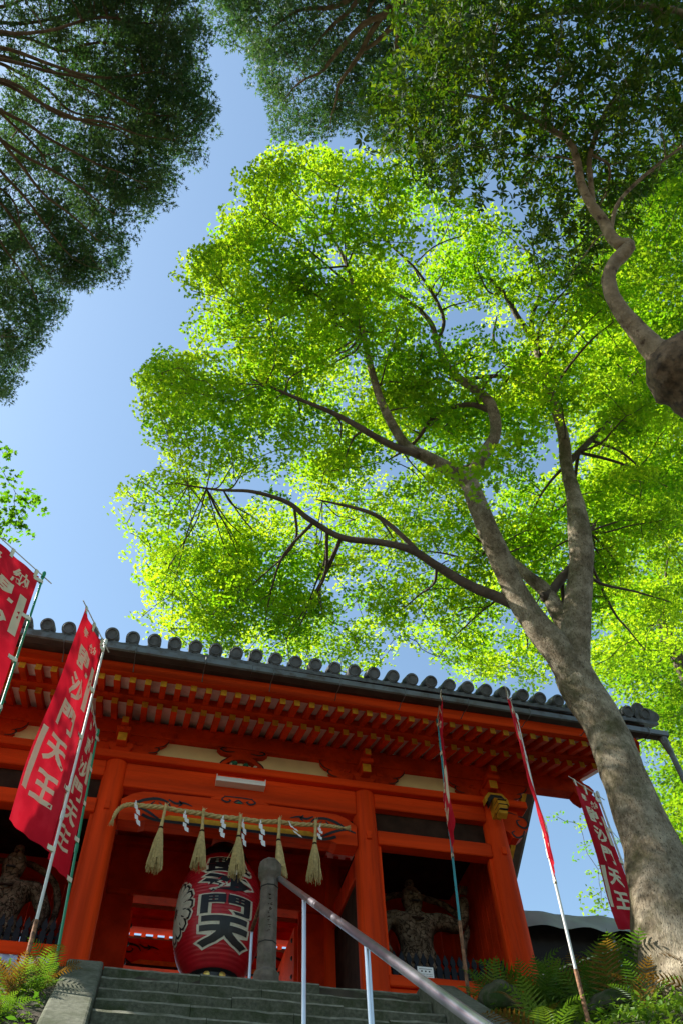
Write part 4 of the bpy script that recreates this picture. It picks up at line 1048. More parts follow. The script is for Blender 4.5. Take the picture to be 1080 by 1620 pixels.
def statue(label, X, mir, dz):
    """muscular guardian figure, one skinned body; hair, skirt, scarf and plinth are parts"""
    st = thing('guardian_statue', label, 'statue', (X, 1.05, FLOOR))
    V = {'pel': (0, 0, 1.42, .19), 'bel': (0, -.03, 1.60, .205), 'che': (0.0, -.02, 1.86, .235), 'ner': (0, -.02, 2.07, .12), 'nek': (0, -.04, 2.16, .10), 'hed': (-.01, -.08, 2.29, .165), 'crn': (-.01, -.05, 2.43, .130),
         'shl': (-.30, 0, 2.06, .125), 'ell': (-.46, -.02, 1.72, .095), 'wrl': (-.42, -.20, 1.46, .070), 'hal': (-.40, -.26, 1.38, .065),
         'shr': (.30, 0, 2.06, .125), 'elr': (.60, 0, 1.98, .100), 'wrr': (.66, -.08, 2.30, .075), 'har': (.64, -.10, 2.42, .070),
         'hil': (-.15, 0, 1.30, .16), 'knl': (-.24, -.08, .86, .125), 'anl': (-.26, 0, .48, .085), 'tol': (-.29, -.20, .43, .065),
         'hir': (.15, 0, 1.30, .16), 'knr': (.28, -.05, .86, .125), 'anr': (.34, 0, .48, .085), 'tor': (.40, -.19, .43, .065)}
    E_ = 'pel-bel bel-che che-ner ner-nek nek-hed hed-crn che-shl shl-ell ell-wrl wrl-hal che-shr shr-elr elr-wrr wrr-har pel-hil hil-knl knl-anl anl-tol pel-hir hir-knr knr-anr anr-tor'.split()
    ks = list(V); me = bpy.data.meshes.new('body')
    me.from_pydata([(V[k][0] * mir * 1.22, V[k][1], V[k][2]) for k in ks], [(ks.index(e.split('-')[0]), ks.index(e.split('-')[1])) for e in E_], [])
    tmp = bpy.data.objects.new('tmp', me); COL.objects.link(tmp)
    sk = tmp.modifiers.new('skin', 'SKIN'); sk.use_smooth_shade = True
    for i, k in enumerate(ks):
        me.skin_vertices[0].data[i].radius = (V[k][3] * 1.16, V[k][3] * 1.1 * (0.82 if k in ('che', 'bel', 'pel') else 1)); me.skin_vertices[0].data[i].use_root = (k == 'pel')
    sb = tmp.modifiers.new('sub', 'SUBSURF'); sb.levels = 2; sb.render_levels = 2
    bpy.context.view_layer.update()
    ev = tmp.evaluated_get(bpy.context.evaluated_depsgraph_get())
    body = bpy.data.meshes.new_from_object(ev); bpy.data.objects.remove(tmp)
    # muscle relief: pectorals, ribs, belly rows; brow, nose, mouth
    for v in body.vertices:
        x, y, z = v.co.x * mir / 1.2, v.co.y, v.co.z
        if y < -0.02 and 1.45 < z < 2.1 and abs(x) < 0.26:
            f = 0.055 * math.exp(-((abs(x) - .11) / .075) ** 2 - ((z - 1.95) / .07) ** 2) - 0.035 * math.exp(-(x / .03) ** 2) + 0.026 * math.sin(z * 46) * math.exp(-((abs(x) - .09) / .1) ** 2) * (z < 1.86)
            v.co.y -= f
        if z > 2.18 and y < -0.08 and abs(x + .01) < .13:
            xx = x + .01
            f = 0.045 * math.exp(-(xx / .028) ** 2 - ((z - 2.29) / .035) ** 2) + 0.028 * math.exp(-((abs(xx) - .05) / .035) ** 2 - ((z - 2.35) / .018) ** 2) - 0.026 * math.exp(-((abs(xx) - .05) / .025) ** 2 - ((z - 2.315) / .014) ** 2) - 0.030 * math.exp(-(xx / .06) ** 2 - ((z - 2.225) / .012) ** 2)
            v.co.y -= f
        v.co += Vector((noise.noise(v.co * 9), noise.noise(v.co * 9 + Vector((5, 0, 0))), noise.noise(v.co * 9 + Vector((0, 5, 0))))) * 0.012
    eye = MB()
    for sx in (-1, 1): eye.lathe([(.004, -.016), (.020, -.008), (.020, .008), (.004, .016)], ((-.012 + sx * .060) * mir * 1.1, -.228, 2.322 + dz), 8)
    eye.build('eyes', 'post_stone', st)
    mth = MB(); mth.box((-.075, -.236, 2.205 + dz), (.055, -.20, 2.222 + dz), .006); mth.build('mouth', 'black_ink', st)
    nk = MB(); nk.tube([(.24 * math.cos(a) * 1.1, -.16 * math.sin(a) - .06, 2.05 - .10 * math.sin(a) + dz) for a in np.linspace(.1, 3.04, 14)], .018, 6); nk.build('necklace', 'dark_wood', st)
    body.materials.clear(); body.materials.append(MAT['statue_wood'])
    bo = link('body', body, st); bo.location = (0, 0, dz)
    mb = MB(); mb.lathe([(.135, 2.34), (.145, 2.40), (.12, 2.47), (.05, 2.51), (.075, 2.56), (.06, 2.62), (.01, 2.64)], (-.01 * mir, -.02, dz), 14); mb.build('hair_knot', 'statue_wood', st, True)
    mb = MB(); n = 28; rows = []
    for j, (z, r) in enumerate(((1.50, .24), (1.40, .27), (1.15, .33), (.90, .42), (.72, .50))):
        rows += [((r + .03 * math.sin(k * 2 * math.pi / n * 7) * j / 2) * math.cos(2 * math.pi * k / n), (r * .8 + .03 * math.sin(k * 2 * math.pi / n * 7) * j / 2) * math.sin(2 * math.pi * k / n), z + dz) for k in range(n)]
    mb.v = rows; mb.f = [(j * n + k, j * n + (k + 1) % n, (j + 1) * n + (k + 1) % n, (j + 1) * n + k) for j in range(4) for k in range(n)]; mb.mi = [0] * len(mb.f)
    mb.build('skirt', 'statue_wood', st, True)
    mb = MB(); sc = curve([(-.50, -.1, 1.30), (-.60, .05, 1.75), (-.52, .16, 2.20), (-.28, .20, 2.46), (0.02, .22, 2.55), (.32, .20, 2.50), (.58, .14, 2.34), (.72, .04, 2.02), (.62, -.06, 1.70), (.55, -.1, 1.30)], 6)
    mb.tube([(p.x * mir * 1.15, p.y, p.z + dz) for p in sc], interp_list([.03, .045, .05, .045, .04, .045, .05, .045, .04, .03], len(sc)), 8, rough=.2, freq=6); mb.build('flying_scarf', 'statue_wood', st, True)
    for k, (zz, r) in enumerate(((2.41, .0),)):
        for f in range(4):                                     # fingers of the raised hand
            mb = MB(); x = (.74 + .032 * f) * mir
            mb.tube([(x, -.11, 2.44 + dz), (x + .01 * mir, -.14, 2.51 + dz), (x + .012 * mir, -.17, 2.55 + dz)], [.018, .016, .011], 7); mb.build('finger', 'statue_wood', st, True)
        mb = MB(); mb.tube([(.72 * mir, -.12, 2.40 + dz), (.67 * mir, -.16, 2.45 + dz), (.67 * mir, -.18, 2.49 + dz)], [.02, .018, .012], 7); mb.build('thumb', 'statue_wood', st, True)
    mb = MB(); mb.lathe([(.55, 0.0), (.58, .20), (.50, .42 + dz)], n=9); mb.build('rock_plinth', 'dark_wood', st)
    return st
statue('muscular wooden guardian statue inside the right niche, scarf arched overhead', 2.76, 1, 0.06)
statue('scowling wooden guardian statue inside the left niche behind the banners', -2.90, -1, -0.05)

# ------------------------------------------------------------------ tarpaulin-covered stall behind the gate
stall = thing('tarp_stall', 'low stall roofed with a wrinkled grey tarpaulin right of the gate', 'stall', (6.0, 2.0, FLOOR))
def sp(mb, name, m_, smooth=False):
    o = mb.build(name, m_, stall, smooth); o.location = (-6.0, -2.0, -FLOOR); return o
mb = MB(); nu, nv = 40, 14
for j in range(nv + 1):
    for i in range(nu + 1):
        u = i / nu; v = j / nv; x = 4.25 + 4.2 * u
        if v < 0.55:
            k = v / 0.55; z = 2.06 + 0.12 * u + k * 0.38; y = 1.45 + k * 0.22
        else:
            k = (v - 0.55) / 0.45; z = 2.44 + 0.12 * u + 0.12 * k; y = 1.67 + 1.4 * k
        z += 0.035 * noise.noise(Vector((x * 2.2, v * 2, 3))) + 0.02 * math.sin(x * 9 + v * 2) * (1 - v)
        y += 0.05 * noise.noise(Vector((x * 3, v * 3, 9))) - 0.03 * abs(math.sin(x * 3.3)) * (1 - v)
        mb.v.append((x, y, z))
mb.f = [(j * (nu + 1) + i, j * (nu + 1) + i + 1, (j + 1) * (nu + 1) + i + 1, (j + 1) * (nu + 1) + i) for j in range(nv) for i in range(nu)]; mb.mi = [0] * len(mb.f)
sp(mb, 'tarpaulin', 'tarp', 'all')
for x in (4.35, 6.3, 8.3):
    for y in (1.62, 3.0):
        mb = MB(); mb.tube([(x, y, FLOOR), (x, y, 2.38)], 0.03, 8); sp(mb, 'pole', 'steel_post', True)
mb = MB(); mb.box((4.3, 1.78, FLOOR), (8.4, 1.80, 2.34)); sp(mb, 'dark_fill_sheet', 'cloth_dark')  # dark sheet added to block the bright gap below the tarpaulin
mb = MB(); mb.box((4.3, 2.95, FLOOR), (8.4, 2.99, 2.36)); sp(mb, 'back_sheet', 'cloth_dark')
mb = MB(); mb.box((4.3, 1.9, FLOOR), (8.4, 2.6, 0.9), 0.01); sp(mb, 'counter', 'dark_wood')
mb = MB(); mb.tube([(4.5, 1.55, 1.25), (6.4, 1.55, 1.95)], 0.018, 8); sp(mb, 'brace', 'steel_post', True)
# ------------------------------------------------------------------ trees
def fan(rim, cz=0.0, bend=0.0):
    """template: centre + rim points -> triangles; the leaf points along +x, lies in xy"""
    V = [(0.0, 0.0, cz)] + [(x, y, bend * (x * x + y * y)) for x, y in rim]
    n = len(rim); T = [(0, i + 1, (i + 1) % n + 1) for i in range(n)]
    return np.array(V), np.array(T)
def open_fan(rim, bend=0.0):
    """template: base point + open rim -> triangles"""
    V = [(0.0, 0.0, 0.0)] + [(x, y, bend * (x * x + y * y)) for x, y in rim]
    return np.array(V), np.array([(0, i + 1, i + 2) for i in range(len(rim) - 1)])
T_MAPLE = open_fan([(r * math.cos(R_(a)) * 0.58 + 0.22, r * math.sin(R_(a)) * 0.60) for a, r in ((-108, .62), (-50, .95), (-23, .42), (0, 1.0), (23, .42), (50, .95), (108, .62))], -0.10)
T_SPRAY = open_fan([(r * math.cos(R_(a)), r * math.sin(R_(a))) for a, r in ((-42, .80), (-22, .34), (-4, 1.05), (18, .36), (40, .85))], -0.15)
T_LANCE = (np.array([(0, 0, 0), (.30, .14, .03), (.62, .155, .0), (1, 0, -.10), (.62, -.155, .0), (.30, -.14, .03), (.5, 0, -.02)]), np.array([(0, 1, 6), (1, 2, 6), (2, 3, 6), (3, 4, 6), (4, 5, 6), (5, 0, 6)]))

def unit(a): return a / np.maximum(1e-9, np.linalg.norm(a, axis=-1, keepdims=True))
def leaves(name, m_, parent, tmpl, pos, nrm, dr, size, tint):
    V, T = tmpl; N = len(pos); k = len(V)
    Z = unit(nrm); X = unit(dr - Z * np.sum(dr * Z, 1, keepdims=True)); Y = np.cross(Z, X)
    W = pos[:, None, :] + size[:, None, None] * (V[None, :, 0:1] * X[:, None, :] + V[None, :, 1:2] * Y[:, None, :] + V[None, :, 2:3] * Z[:, None, :])
    F = (T[None] + (np.arange(N) * k)[:, None, None]).reshape(-1, 3)
    me = bpy.data.meshes.new(name)
    me.vertices.add(N * k); me.vertices.foreach_set('co', W.astype(np.float32).ravel())
    nf = len(F); me.loops.add(nf * 3); me.loops.foreach_set('vertex_index', F.astype(np.int32).ravel())
    me.polygons.add(nf); me.polygons.foreach_set('loop_start', np.arange(0, nf * 3, 3, dtype=np.int32))
    at = me.attributes.new('tint', 'FLOAT', 'FACE'); at.data.foreach_set('value', np.repeat(np.clip(tint, 0, 1), len(T)).astype(np.float32))
    me.materials.append(MAT[m_]); me.update(calc_edges=True)
    o = link(name, me, parent); o['kind'] = 'stuff'
    return o
def in_poly(P, x, y):
    c = False; n = len(P)
    for i in range(n):
        (x1, y1), (x2, y2) = P[i], P[(i + 1) % n]
        if (y1 > y) != (y2 > y) and x < (x2 - x1) * (y - y1) / (y2 - y1) + x1: c = not c
    return c
def sample(poly, n, zf, seed, accept=None, lump=None):
    """n pad centres spread through a volume: guide outline x height range"""
    r = random.Random(seed); xs = [p[0] for p in poly]; ys = [p[1] for p in poly]; out = []
    guard = 0
    while len(out) < n and guard < n * 80:
        guard += 1
        x = r.uniform(min(xs), max(xs)); y = r.uniform(min(ys), max(ys))
        if not in_poly(poly, x, y): continue
        if accept and r.random() > accept(x, y): continue
        q = zf(x, y, r)
        if lump is not None and noise.noise(Vector(q) * lump[0] + Vector((seed, 3, 7))) < lump[1]: continue
        out.append(q)
    return [Vector(p) for p in out]
def grow(paths, targets, mb, r0=0.012, r1=0.004, wob=0.10, n_side=5, zpen=0.7, rise=0.0, seed=0, rcap=0.6):
    """twigs from the limbs to every target; each new twig may carry the next"""
    r = random.Random(seed)
    P = []; Rd = []; Dp = []
    for pts, rad in paths:
        for p, q in zip(pts, rad): P.append(tuple(p)); Rd.append(q); Dp.append(0)
    P = np.array(P); Rd = np.array(Rd); Dp = np.array(Dp)
    T = np.array([tuple(t) for t in targets])
    d0 = np.min(np.linalg.norm(T[:, None, :] - P[None, ::2, :], axis=2), axis=1)
    for ti in np.argsort(d0):
        t = T[ti]
        d = np.linalg.norm(P - t, axis=1) + zpen * np.maximum(0, P[:, 2] - t[2]) + 0.25 * Dp
        j = int(np.argmin(d)); a = Vector(P[j]); b = Vector(t); L = (b - a).length
        if L < 0.12: continue
        seg = max(3, int(L / 0.28))
        mid = (a + b) / 2 + Vector((r.gauss(0, 1), r.gauss(0, 1), r.gauss(0, 1))) * wob * L + Vector((0, 0, rise * L))
        pts = []
        for s in range(seg + 1):
            u = s / seg; p = a * (1 - u) ** 2 + mid * 2 * u * (1 - u) + b * u * u
            if 0 < s < seg: p += Vector((r.gauss(0, 1), r.gauss(0, 1), r.gauss(0, 1))) * 0.028 * min(1, L)
            pts.append(p)
        ra = min(Rd[j] * rcap, r0 * (0.5 + L)); ra = max(ra, r1 * 1.1)
        rad = [ra + (r1 - ra) * (s / seg) for s in range(seg + 1)]
        mb.tube(pts, rad, n_side, cap=False)
        P = np.vstack([P, np.array([tuple(p) for p in pts[1:]])]); Rd = np.concatenate([Rd, rad[1:]]); Dp = np.concatenate([Dp, np.full(len(pts) - 1, Dp[j] + 1)])
def limb(pxs, rad, per=7):
    pts = curve([atz(*p) for p in pxs], per); return pts, interp_list(rad, len(pts))
def pads(centres, per, rmin, rmax, thick, size, tilt, seed, droop=0.25, tint_lo=0.0, tint_hi=1.0):
    """flat sprays of leaves round each centre"""
    g_ = np.random.default_rng(seed); A = []; Nn = []; D = []; S = []; Ti = []
    for c in centres:
        R0 = g_.uniform(rmin, rmax); n = max(6, int(per * (R0 / rmax) ** 1.5))
        ax = unit(np.array([g_.normal(0, tilt), g_.normal(0, tilt), 1.0])[None])[0]
        e1 = unit(np.cross(ax, [0.3, 1, 0.1])[None])[0]; e2 = np.cross(ax, e1)
        th = g_.uniform(0, 2 * np.pi, n); el = g_.uniform(0.6, 1.0); rr = R0 * np.sqrt(g_.uniform(0.0, 1, n)) * (1 + 0.25 * np.sin(th * 3 + g_.uniform(0, 6)))
        u = rr * np.cos(th); v = rr * np.sin(th) * el
        h = g_.normal(0, thick, n) - droop * rr * rr / max(R0, 0.1)
        p = np.array(c)[None] + u[:, None] * e1 + v[:, None] * e2 + h[:, None] * ax
        A.append(p); nn = ax[None] + g_.normal(0, 0.38, (n, 3)); Nn.append(nn)
        D.append(u[:, None] * e1 + v[:, None] * e2 + g_.normal(0, 0.5 * R0, (n, 3)) + np.array([0, 0, -0.15])); S.append(g_.uniform(0.75, 1.25, n) * size)
        Ti.append(np.clip(g_.uniform(tint_lo, tint_hi) + g_.normal(0, 0.18, n), 0, 1))
    return [np.concatenate(q) for q in (A, Nn, D, S, Ti)]

# ---- the big maple
TB = aty(1062, 1500, -2.7)
maple = thing('maple_tree', 'large maple with pale leaning trunk and sunlit green crown beside the gate', 'tree', (TB.x, TB.y, ground_z(TB.x, TB.y)))
mo = Vector((-TB.x, -TB.y, -ground_z(TB.x, TB.y)))
def tp(o): o.location = mo; return o
yv = -2.7
tr_pts = [aty(1165, 1680, yv), aty(1105, 1560, yv), aty(1068, 1490, yv), aty(1048, 1410, yv), aty(1028, 1335, yv), aty(992, 1242, yv), aty(960, 1160, yv), aty(916, 1084, yv), aty(900, 1040, yv), aty(900, 1000, -2.75)]
tp_ = curve(tr_pts, 8)
mb = MB(); mb.tube(tp_, interp_list([.72, .60, .45, .36, .315, .275, .265, .28, .27, .20], len(tp_)), 36, rough=0.085, freq=2.2)
tp(mb.build('trunk', 'bark', maple, 'all'))
limbs = [
    ([(935, 1125, 2.75), (908, 1078, 3.18), (878, 1025, 3.70), (845, 985, 4.1), (812, 930, 4.7), (778, 855, 5.35), (752, 792, 5.95), (738, 752, 6.35)], [.12, .205, .215, .195, .18, .165, .15, .14]),
    ([(940, 1130, 2.7), (912, 1065, 3.32), (910, 1005, 3.95), (913, 955, 4.5), (919, 885, 5.25), (915, 832, 5.8), (907, 785, 6.4), (896, 740, 7.0), (888, 680, 7.7), (866, 610, 8.5), (843, 535, 9.4)], [.12, .20, .22, .205, .185, .18, .13, .105, .095, .085, .07]),
    ([(905, 1010, 3.9), (880, 965, 4.5), (862, 935, 4.9), (835, 912, 5.2), (800, 880, 5.8), (770, 860, 6.3)], [.12, .125, .11, .09, .07, .045]),
    ([(858, 945, 4.72), (868, 940, 4.8), (885, 918, 5.1), (905, 895, 5.4), (912, 868, 5.8), (940, 830, 6.5)], [.08, .08, .075, .065, .055, .03]),
    ([(742, 765, 6.2), (715, 745, 6.4), (672, 722, 6.6), (645, 708, 6.8), (620, 672, 7.2), (598, 622, 7.8), (580, 555, 8.5), (566, 480, 9.2), (540, 400, 10.0), (505, 345, 10.6)], [.13, .115, .10, .09, .075, .065, .055, .04, .03, .015]),
    ([(740, 760, 6.3), (762, 722, 6.7), (783, 685, 7.1), (775, 640, 7.6), (745, 612, 8.0), (712, 588, 8.3), (692, 545, 8.8), (680, 510, 9.2), (650, 480, 9.6), (600, 450, 10.0), (545, 430, 10.4)], [.12, .105, .095, .09, .08, .07, .055, .045, .035, .025, .015]),
    ([(665, 720, 6.6), (620, 705, 6.8), (575, 680, 7.0), (530, 655, 7.3), (470, 630, 7.6), (400, 600, 8.1)], [.07, .06, .05, .042, .03, .015]),
    ([(826, 962, 4.42), (790, 946, 4.65), (740, 925, 4.9), (690, 895, 5.2), (650, 870, 5.4), (600, 858, 5.6), (540, 850, 5.8), (490, 822, 6.05), (455, 795, 6.3), (400, 778, 6.5), (345, 775, 6.7), (280, 765, 7.0)], [.10, .085, .08, .07, .062, .056, .052, .046, .04, .03, .022, .010]),
    ([(668, 882, 5.3), (640, 852, 5.6), (605, 822, 6.0), (570, 806, 6.2), (500, 790, 6.6)], [.045, .042, .038, .032, .012]),
    ([(775, 650, 7.5), (740, 640, 7.7), (690, 655, 7.8), (655, 700, 7.6), (610, 730, 7.7)], [.05, .045, .04, .03, .012]),
    ([(845, 540, 9.3), (820, 505, 9.8), (800, 470, 10.2), (770, 440, 10.7), (730, 440, 11.0), (690, 400, 11.5)], [.06, .055, .05, .035, .025, .012]),
    ([(840, 530, 9.4), (842, 495, 9.9), (857, 455, 10.5), (845, 420, 11.0), (820, 380, 11.6)], [.055, .05, .045, .035, .012]),
    ([(870, 620, 8.4), (835, 590, 8.8), (800, 575, 9.1), (780, 540, 9.6), (785, 500, 10.1)], [.05, .045, .04, .03, .012]),
    ([(820, 600, 8.6), (780, 595, 8.8), (730, 600, 8.9), (700, 596, 9.0)], [.04, .038, .03, .012]),
    ([(690, 545, 8.8), (700, 500, 9.4), (660, 430, 10.2), (600, 370, 10.9), (540, 290, 11.8)], [.035, .032, .026, .02, .008]),
    ([(895, 735, 7.1), (940, 690, 8.0), (990, 640, 8.9), (1050, 600, 9.8)], [.06, .05, .035, .012]),
]
paths = [(tp_[-10:], [0.2] * 10)]
for pxs, rad in limbs:
    pts, rr = limb(pxs, rad); paths.append((pts, rr))
    mb = MB(); mb.tube(pts, rr, 16 if rad[0] > 0.1 else 10, rough=0.09, freq=2.6, seed=rad[-1] * 50); tp(mb.build('limb', 'bark' if rad[0] > 0.1 else 'bark_dark', maple, 'all'))
crown = [(425, 265), (470, 250), (500, 268), (560, 262), (640, 292), (760, 345), (860, 430), (960, 430), (1060, 560), (1090, 800), (1080, 1020), (980, 1080), (860, 1075), (800, 1060), (745, 1065), (700, 1030), (650, 985), (610, 1035), (560, 1075), (470, 1055), (400, 1020), (330, 1015), (285, 1000), (235, 960), (248, 925), (240, 860), (208, 812), (218, 778), (262, 760), (300, 735), (262, 690), (236, 635), (246, 590), (300, 572), (338, 500), (330, 482), (352, 468), (305, 438), (335, 405), (372, 395), (368, 360), (412, 330), (408, 292)]
holes = [((610, 1030), 42), ((300, 545), 0), ((520, 315), 26), ((470, 300), 22), ((400, 420), 16), ((640, 1010), 30), ((285, 775), 0), ((330, 760), 0)]
def zmaple(x, y, r):
    mid = 5.9 + (1000 - y) / 700 * 4.4
    if y > 930: mid = 6.2
    return atz(x, y, mid + r.uniform(-0.7, 1.5))
def acc(x, y):
    for (hx, hy), hr in holes:
        if hr and math.hypot(x - hx, y - hy) < hr: return 0.03
    if y > 960 and x > 420: return 0.55
    if 760 < x < 980 and y > 940: return 0.45
    return 0.85 if 300 < y < 950 else 1.0
pc = sample(crown, 980, zmaple, 5, acc, (0.75, -0.20))
pc += sample([(212, 785), (420, 790), (500, 1000), (380, 1035), (300, 1005), (235, 955), (245, 900)], 70, zmaple, 71)
pc += [atz(x, y, z) for x, y, z in ((430, 275, 10.8), (455, 262, 10.9), (415, 300, 10.6), (325, 425, 9.9), (345, 410, 10.0), (310, 440, 9.8), (370, 400, 10.2), (252, 600, 8.9), (245, 640, 8.6), (268, 585, 9.0), (340, 480, 9.6), (215, 790, 7.2), (230, 775, 7.3), (225, 810, 7.1))]
_re = random.Random(17); rag = []
for i_ in range(len(crown)):                            # loose sprigs make the outline ragged
    (xa, ya), (xb, yb) = crown[i_], crown[(i_ + 1) % len(crown)]
    if min(xa, xb) > 760: continue
    n_ = max(1, int(math.hypot(xb - xa, yb - ya) / 14))
    for k_ in range(n_):
        u_ = (k_ + _re.random()) / n_; nx2, ny2 = (yb - ya), -(xb - xa); l_ = math.hypot(nx2, ny2); o_ = _re.uniform(-12, 20)
        rag.append(zmaple(xa + (xb - xa) * u_ + nx2 / l_ * o_, ya + (yb - ya) * u_ + ny2 / l_ * o_, _re))
_rt = random.Random(90)
def lets_light(c):                                      # loose, open sprays where light falls through to the trunk
    for z0, x0 in ((0.4, 4.5), (1.6, 4.3), (2.8, 3.95), (3.9, 3.9)):
        k = (c.z - z0) / SUN.z; q = Vector((x0, -2.9, z0)) + SUN * k
        if math.hypot(c.x - q.x, c.y - q.y) < 0.8: return _rt.random() < 0.28
    return True
pc = [c for c in pc if lets_light(c)]
main = pc[::7]; more = []
for t_ in main:                                         # secondary branches first, thick enough to read from below
    P_ = min(((p, r_) for pts_, rr_ in paths for p, r_ in zip(pts_[::3], rr_[::3])), key=lambda q: (q[0] - t_).length + 0.8 * max(0, q[0].z - t_.z))
    a_ = P_[0]; d_ = t_ - a_; k_ = d_.length
    if k_ < 0.5 or k_ > 3.2: continue
    side = Vector((noise.noise(t_ * 2), noise.noise(t_ * 2 + Vector((4, 0, 0))), noise.noise(t_ * 2 + Vector((0, 4, 0))))) * 0.35 * k_
    q_ = curve([a_, a_ + d_ * .35 + side * .8 + Vector((0, 0, -.06 * k_)), a_ + d_ * .7 + side * .5, t_], 5)
    more.append((q_, interp_list([min(P_[1] * .6, .012 + .012 * k_), .010], len(q_))))
mb = MB()
for q_, rr_ in more: mb.tube(q_, rr_, 6, cap=False)
paths += more
grow(paths, pc + rag, mb, 0.022, 0.0065, seed=3)
tw = tp(mb.build('twigs', 'bark_dark', maple, True)); tw['kind'] = 'stuff'
tp(leaves('crown', 'leaf_maple', maple, T_MAPLE, *pads([c + Vector((0, 0, .10)) for c in pc], 245, 0.24, 0.54, 0.040, 0.068, 0.18, 8, 0.25)))
tp(leaves('outer_sprigs', 'leaf_maple', maple, T_MAPLE, *pads([c + Vector((0, 0, .05)) for c in rag], 55, 0.12, 0.26, 0.03, 0.068, 0.3, 81, 0.3, 0.3, 1.0)))
# one low sunlit spray hanging before the left limb
lp = [atz(x, y, z) for x, y, z in ((730, 735, 5.7), (780, 725, 5.75), (760, 765, 5.5), (800, 700, 6.0), (700, 755, 5.6), (830, 690, 6.2))]
tp(leaves('crown_spray', 'leaf_maple', maple, T_MAPLE, *pads(lp, 75, 0.20, 0.34, 0.03, 0.09, 0.1, 18, 0.2, 0.5, 1.0)))

# ---- maple behind, right of the gate
B2 = Vector((11.5, 2.5, FLOOR))
maple2 = thing('maple_tree', 'green maple filling the background behind the roof at the right edge', 'tree', tuple(B2))
mb = MB(); t2 = curve([B2 + Vector((0, 0, -0.4)), B2 + Vector((-.1, 0, 2)), B2 + Vector((-.5, -.3, 4.5)), B2 + Vector((-1.2, -.8, 7.5)), B2 + Vector((-1.8, -1.6, 10.5))], 8)
r2_ = interp_list([.42, .34, .28, .2, .1], len(t2)); mb.tube(t2, r2_, 16, rough=.06); o = mb.build('trunk', 'bark_dark', maple2, 'all'); o.location = -B2
p2 = [(930, 330), (1140, 200), (1150, 1400), (1075, 1390), (1050, 1310), (1062, 1180), (1010, 1110), (950, 1080), (930, 900)]
def z2(x, y, r):
    if y > 850: return aty(x, y, r.uniform(0.8, 5.0))
    return atz(x, y, 9.5 + (850 - y) / 600 * 3.2 + r.uniform(-0.8, 2.6))
pc2 = sample(p2, 600, z2, 9)
pc2 = pc2 + sample([(965, 640), (1110, 640), (1120, 1400), (1072, 1390), (1048, 1290), (1056, 1200), (1010, 1120), (970, 1080)], 170, lambda x, y, r: aty(x, y, r.uniform(1.5, 6.0)), 47)
pc2 += [aty(x, y, 5.2) for x, y in ((880, 1292), (915, 1305), (940, 1290), (925, 1340), (945, 1375), (950, 1410), (935, 1420), (955, 1440), (980, 1330), (1000, 1300), (1030, 1310))]
pc2 += sample([(740, 1000), (850, 1010), (850, 1090), (720, 1080)], 26, lambda x, y, r: aty(x, y, r.uniform(2.5, 5)), 31)
mb = MB(); grow([(t2, r2_)], pc2, mb, 0.022, 0.006, seed=5, wob=.06)
o = mb.build('branches', 'bark_dark', maple2, True); o.location = -B2; o['kind'] = 'stuff'
sm = pads(pc2[:770], 175, 0.40, 0.78, 0.08, 0.092, 0.2, 28, 0.2, 0.0, 0.8)
sm2 = pads(pc2[770:], 60, 0.22, 0.42, 0.06, 0.085, 0.3, 29, 0.3, 0.0, 0.7)
o = leaves('crown', 'leaf_maple_deep', maple2, T_MAPLE, *[np.concatenate([a, b]) for a, b in zip(sm, sm2)]); o.location = -B2

# ---- maple twig reaching in at the left edge
B3 = Vector((-7.2, -3.4, ground_z(-7.2, -3.4)))
maple3 = thing('maple_tree', 'maple whose leafy twig tips reach in at the left photo edge', 'tree', tuple(B3))
mb = MB(); t3 = curve([B3 - Vector((0, 0, .4)), B3 + Vector((.1, 0, 3)), B3 + Vector((.5, .2, 6.5)), B3 + Vector((1.0, .5, 9.5))], 8); r3 = interp_list([.25, .2, .15, .06], len(t3)); mb.tube(t3, r3, 12, rough=.06); o = mb.build('trunk', 'bark_dark', maple3, 'all'); o.location = -B3
rr_ = random.Random(6)
pc3 = [atz(x, y, z) for x, y, z in ((-30, 700, 6.2), (0, 715, 6.4), (-40, 760, 6.0), (5, 745, 6.1), (-10, 790, 6.2), (25, 780, 6.0), (45, 795, 6.1), (20, 815, 6.0), (-5, 830, 6.1), (15, 835, 5.9), (-60, 800, 6.3), (-70, 720, 6.8), (-120, 760, 6.6), (-140, 700, 7.0), (-50, 650, 7.2), (-130, 820, 6.2), (-200, 760, 6.8))]
_r3 = random.Random(61)
while len(pc3) < 210:                                   # rest of its crown, outside the frame, added to shade the stairs
    q = Vector((_r3.gauss(0, 1), _r3.gauss(0, 1), _r3.gauss(0, 1))).normalized() * _r3.random() ** .4
    q = Vector((-8.9 + q.x * 3.3, -4.6 + q.y * 3.6, 8.8 + q.z * 3.2))
    if to_px(tuple(q))[0] < -55: pc3.append(q)
mb = MB(); grow([(t3, r3)], pc3, mb, 0.014, 0.004, seed=7); o = mb.build('branches', 'bark_dark', maple3, True); o.location = -B3; o['kind'] = 'stuff'
o = leaves('crown', 'leaf_maple_deep', maple3, T_MAPLE, *[np.concatenate(ab) for ab in zip(pads(pc3[:17], 85, 0.18, 0.36, 0.06, 0.085, 0.25, 38, 0.4, 0.0, 0.1), pads(pc3[17:], 110, 0.35, 0.65, 0.06, 0.12, 0.2, 39, 0.25))]); o.location = -B3

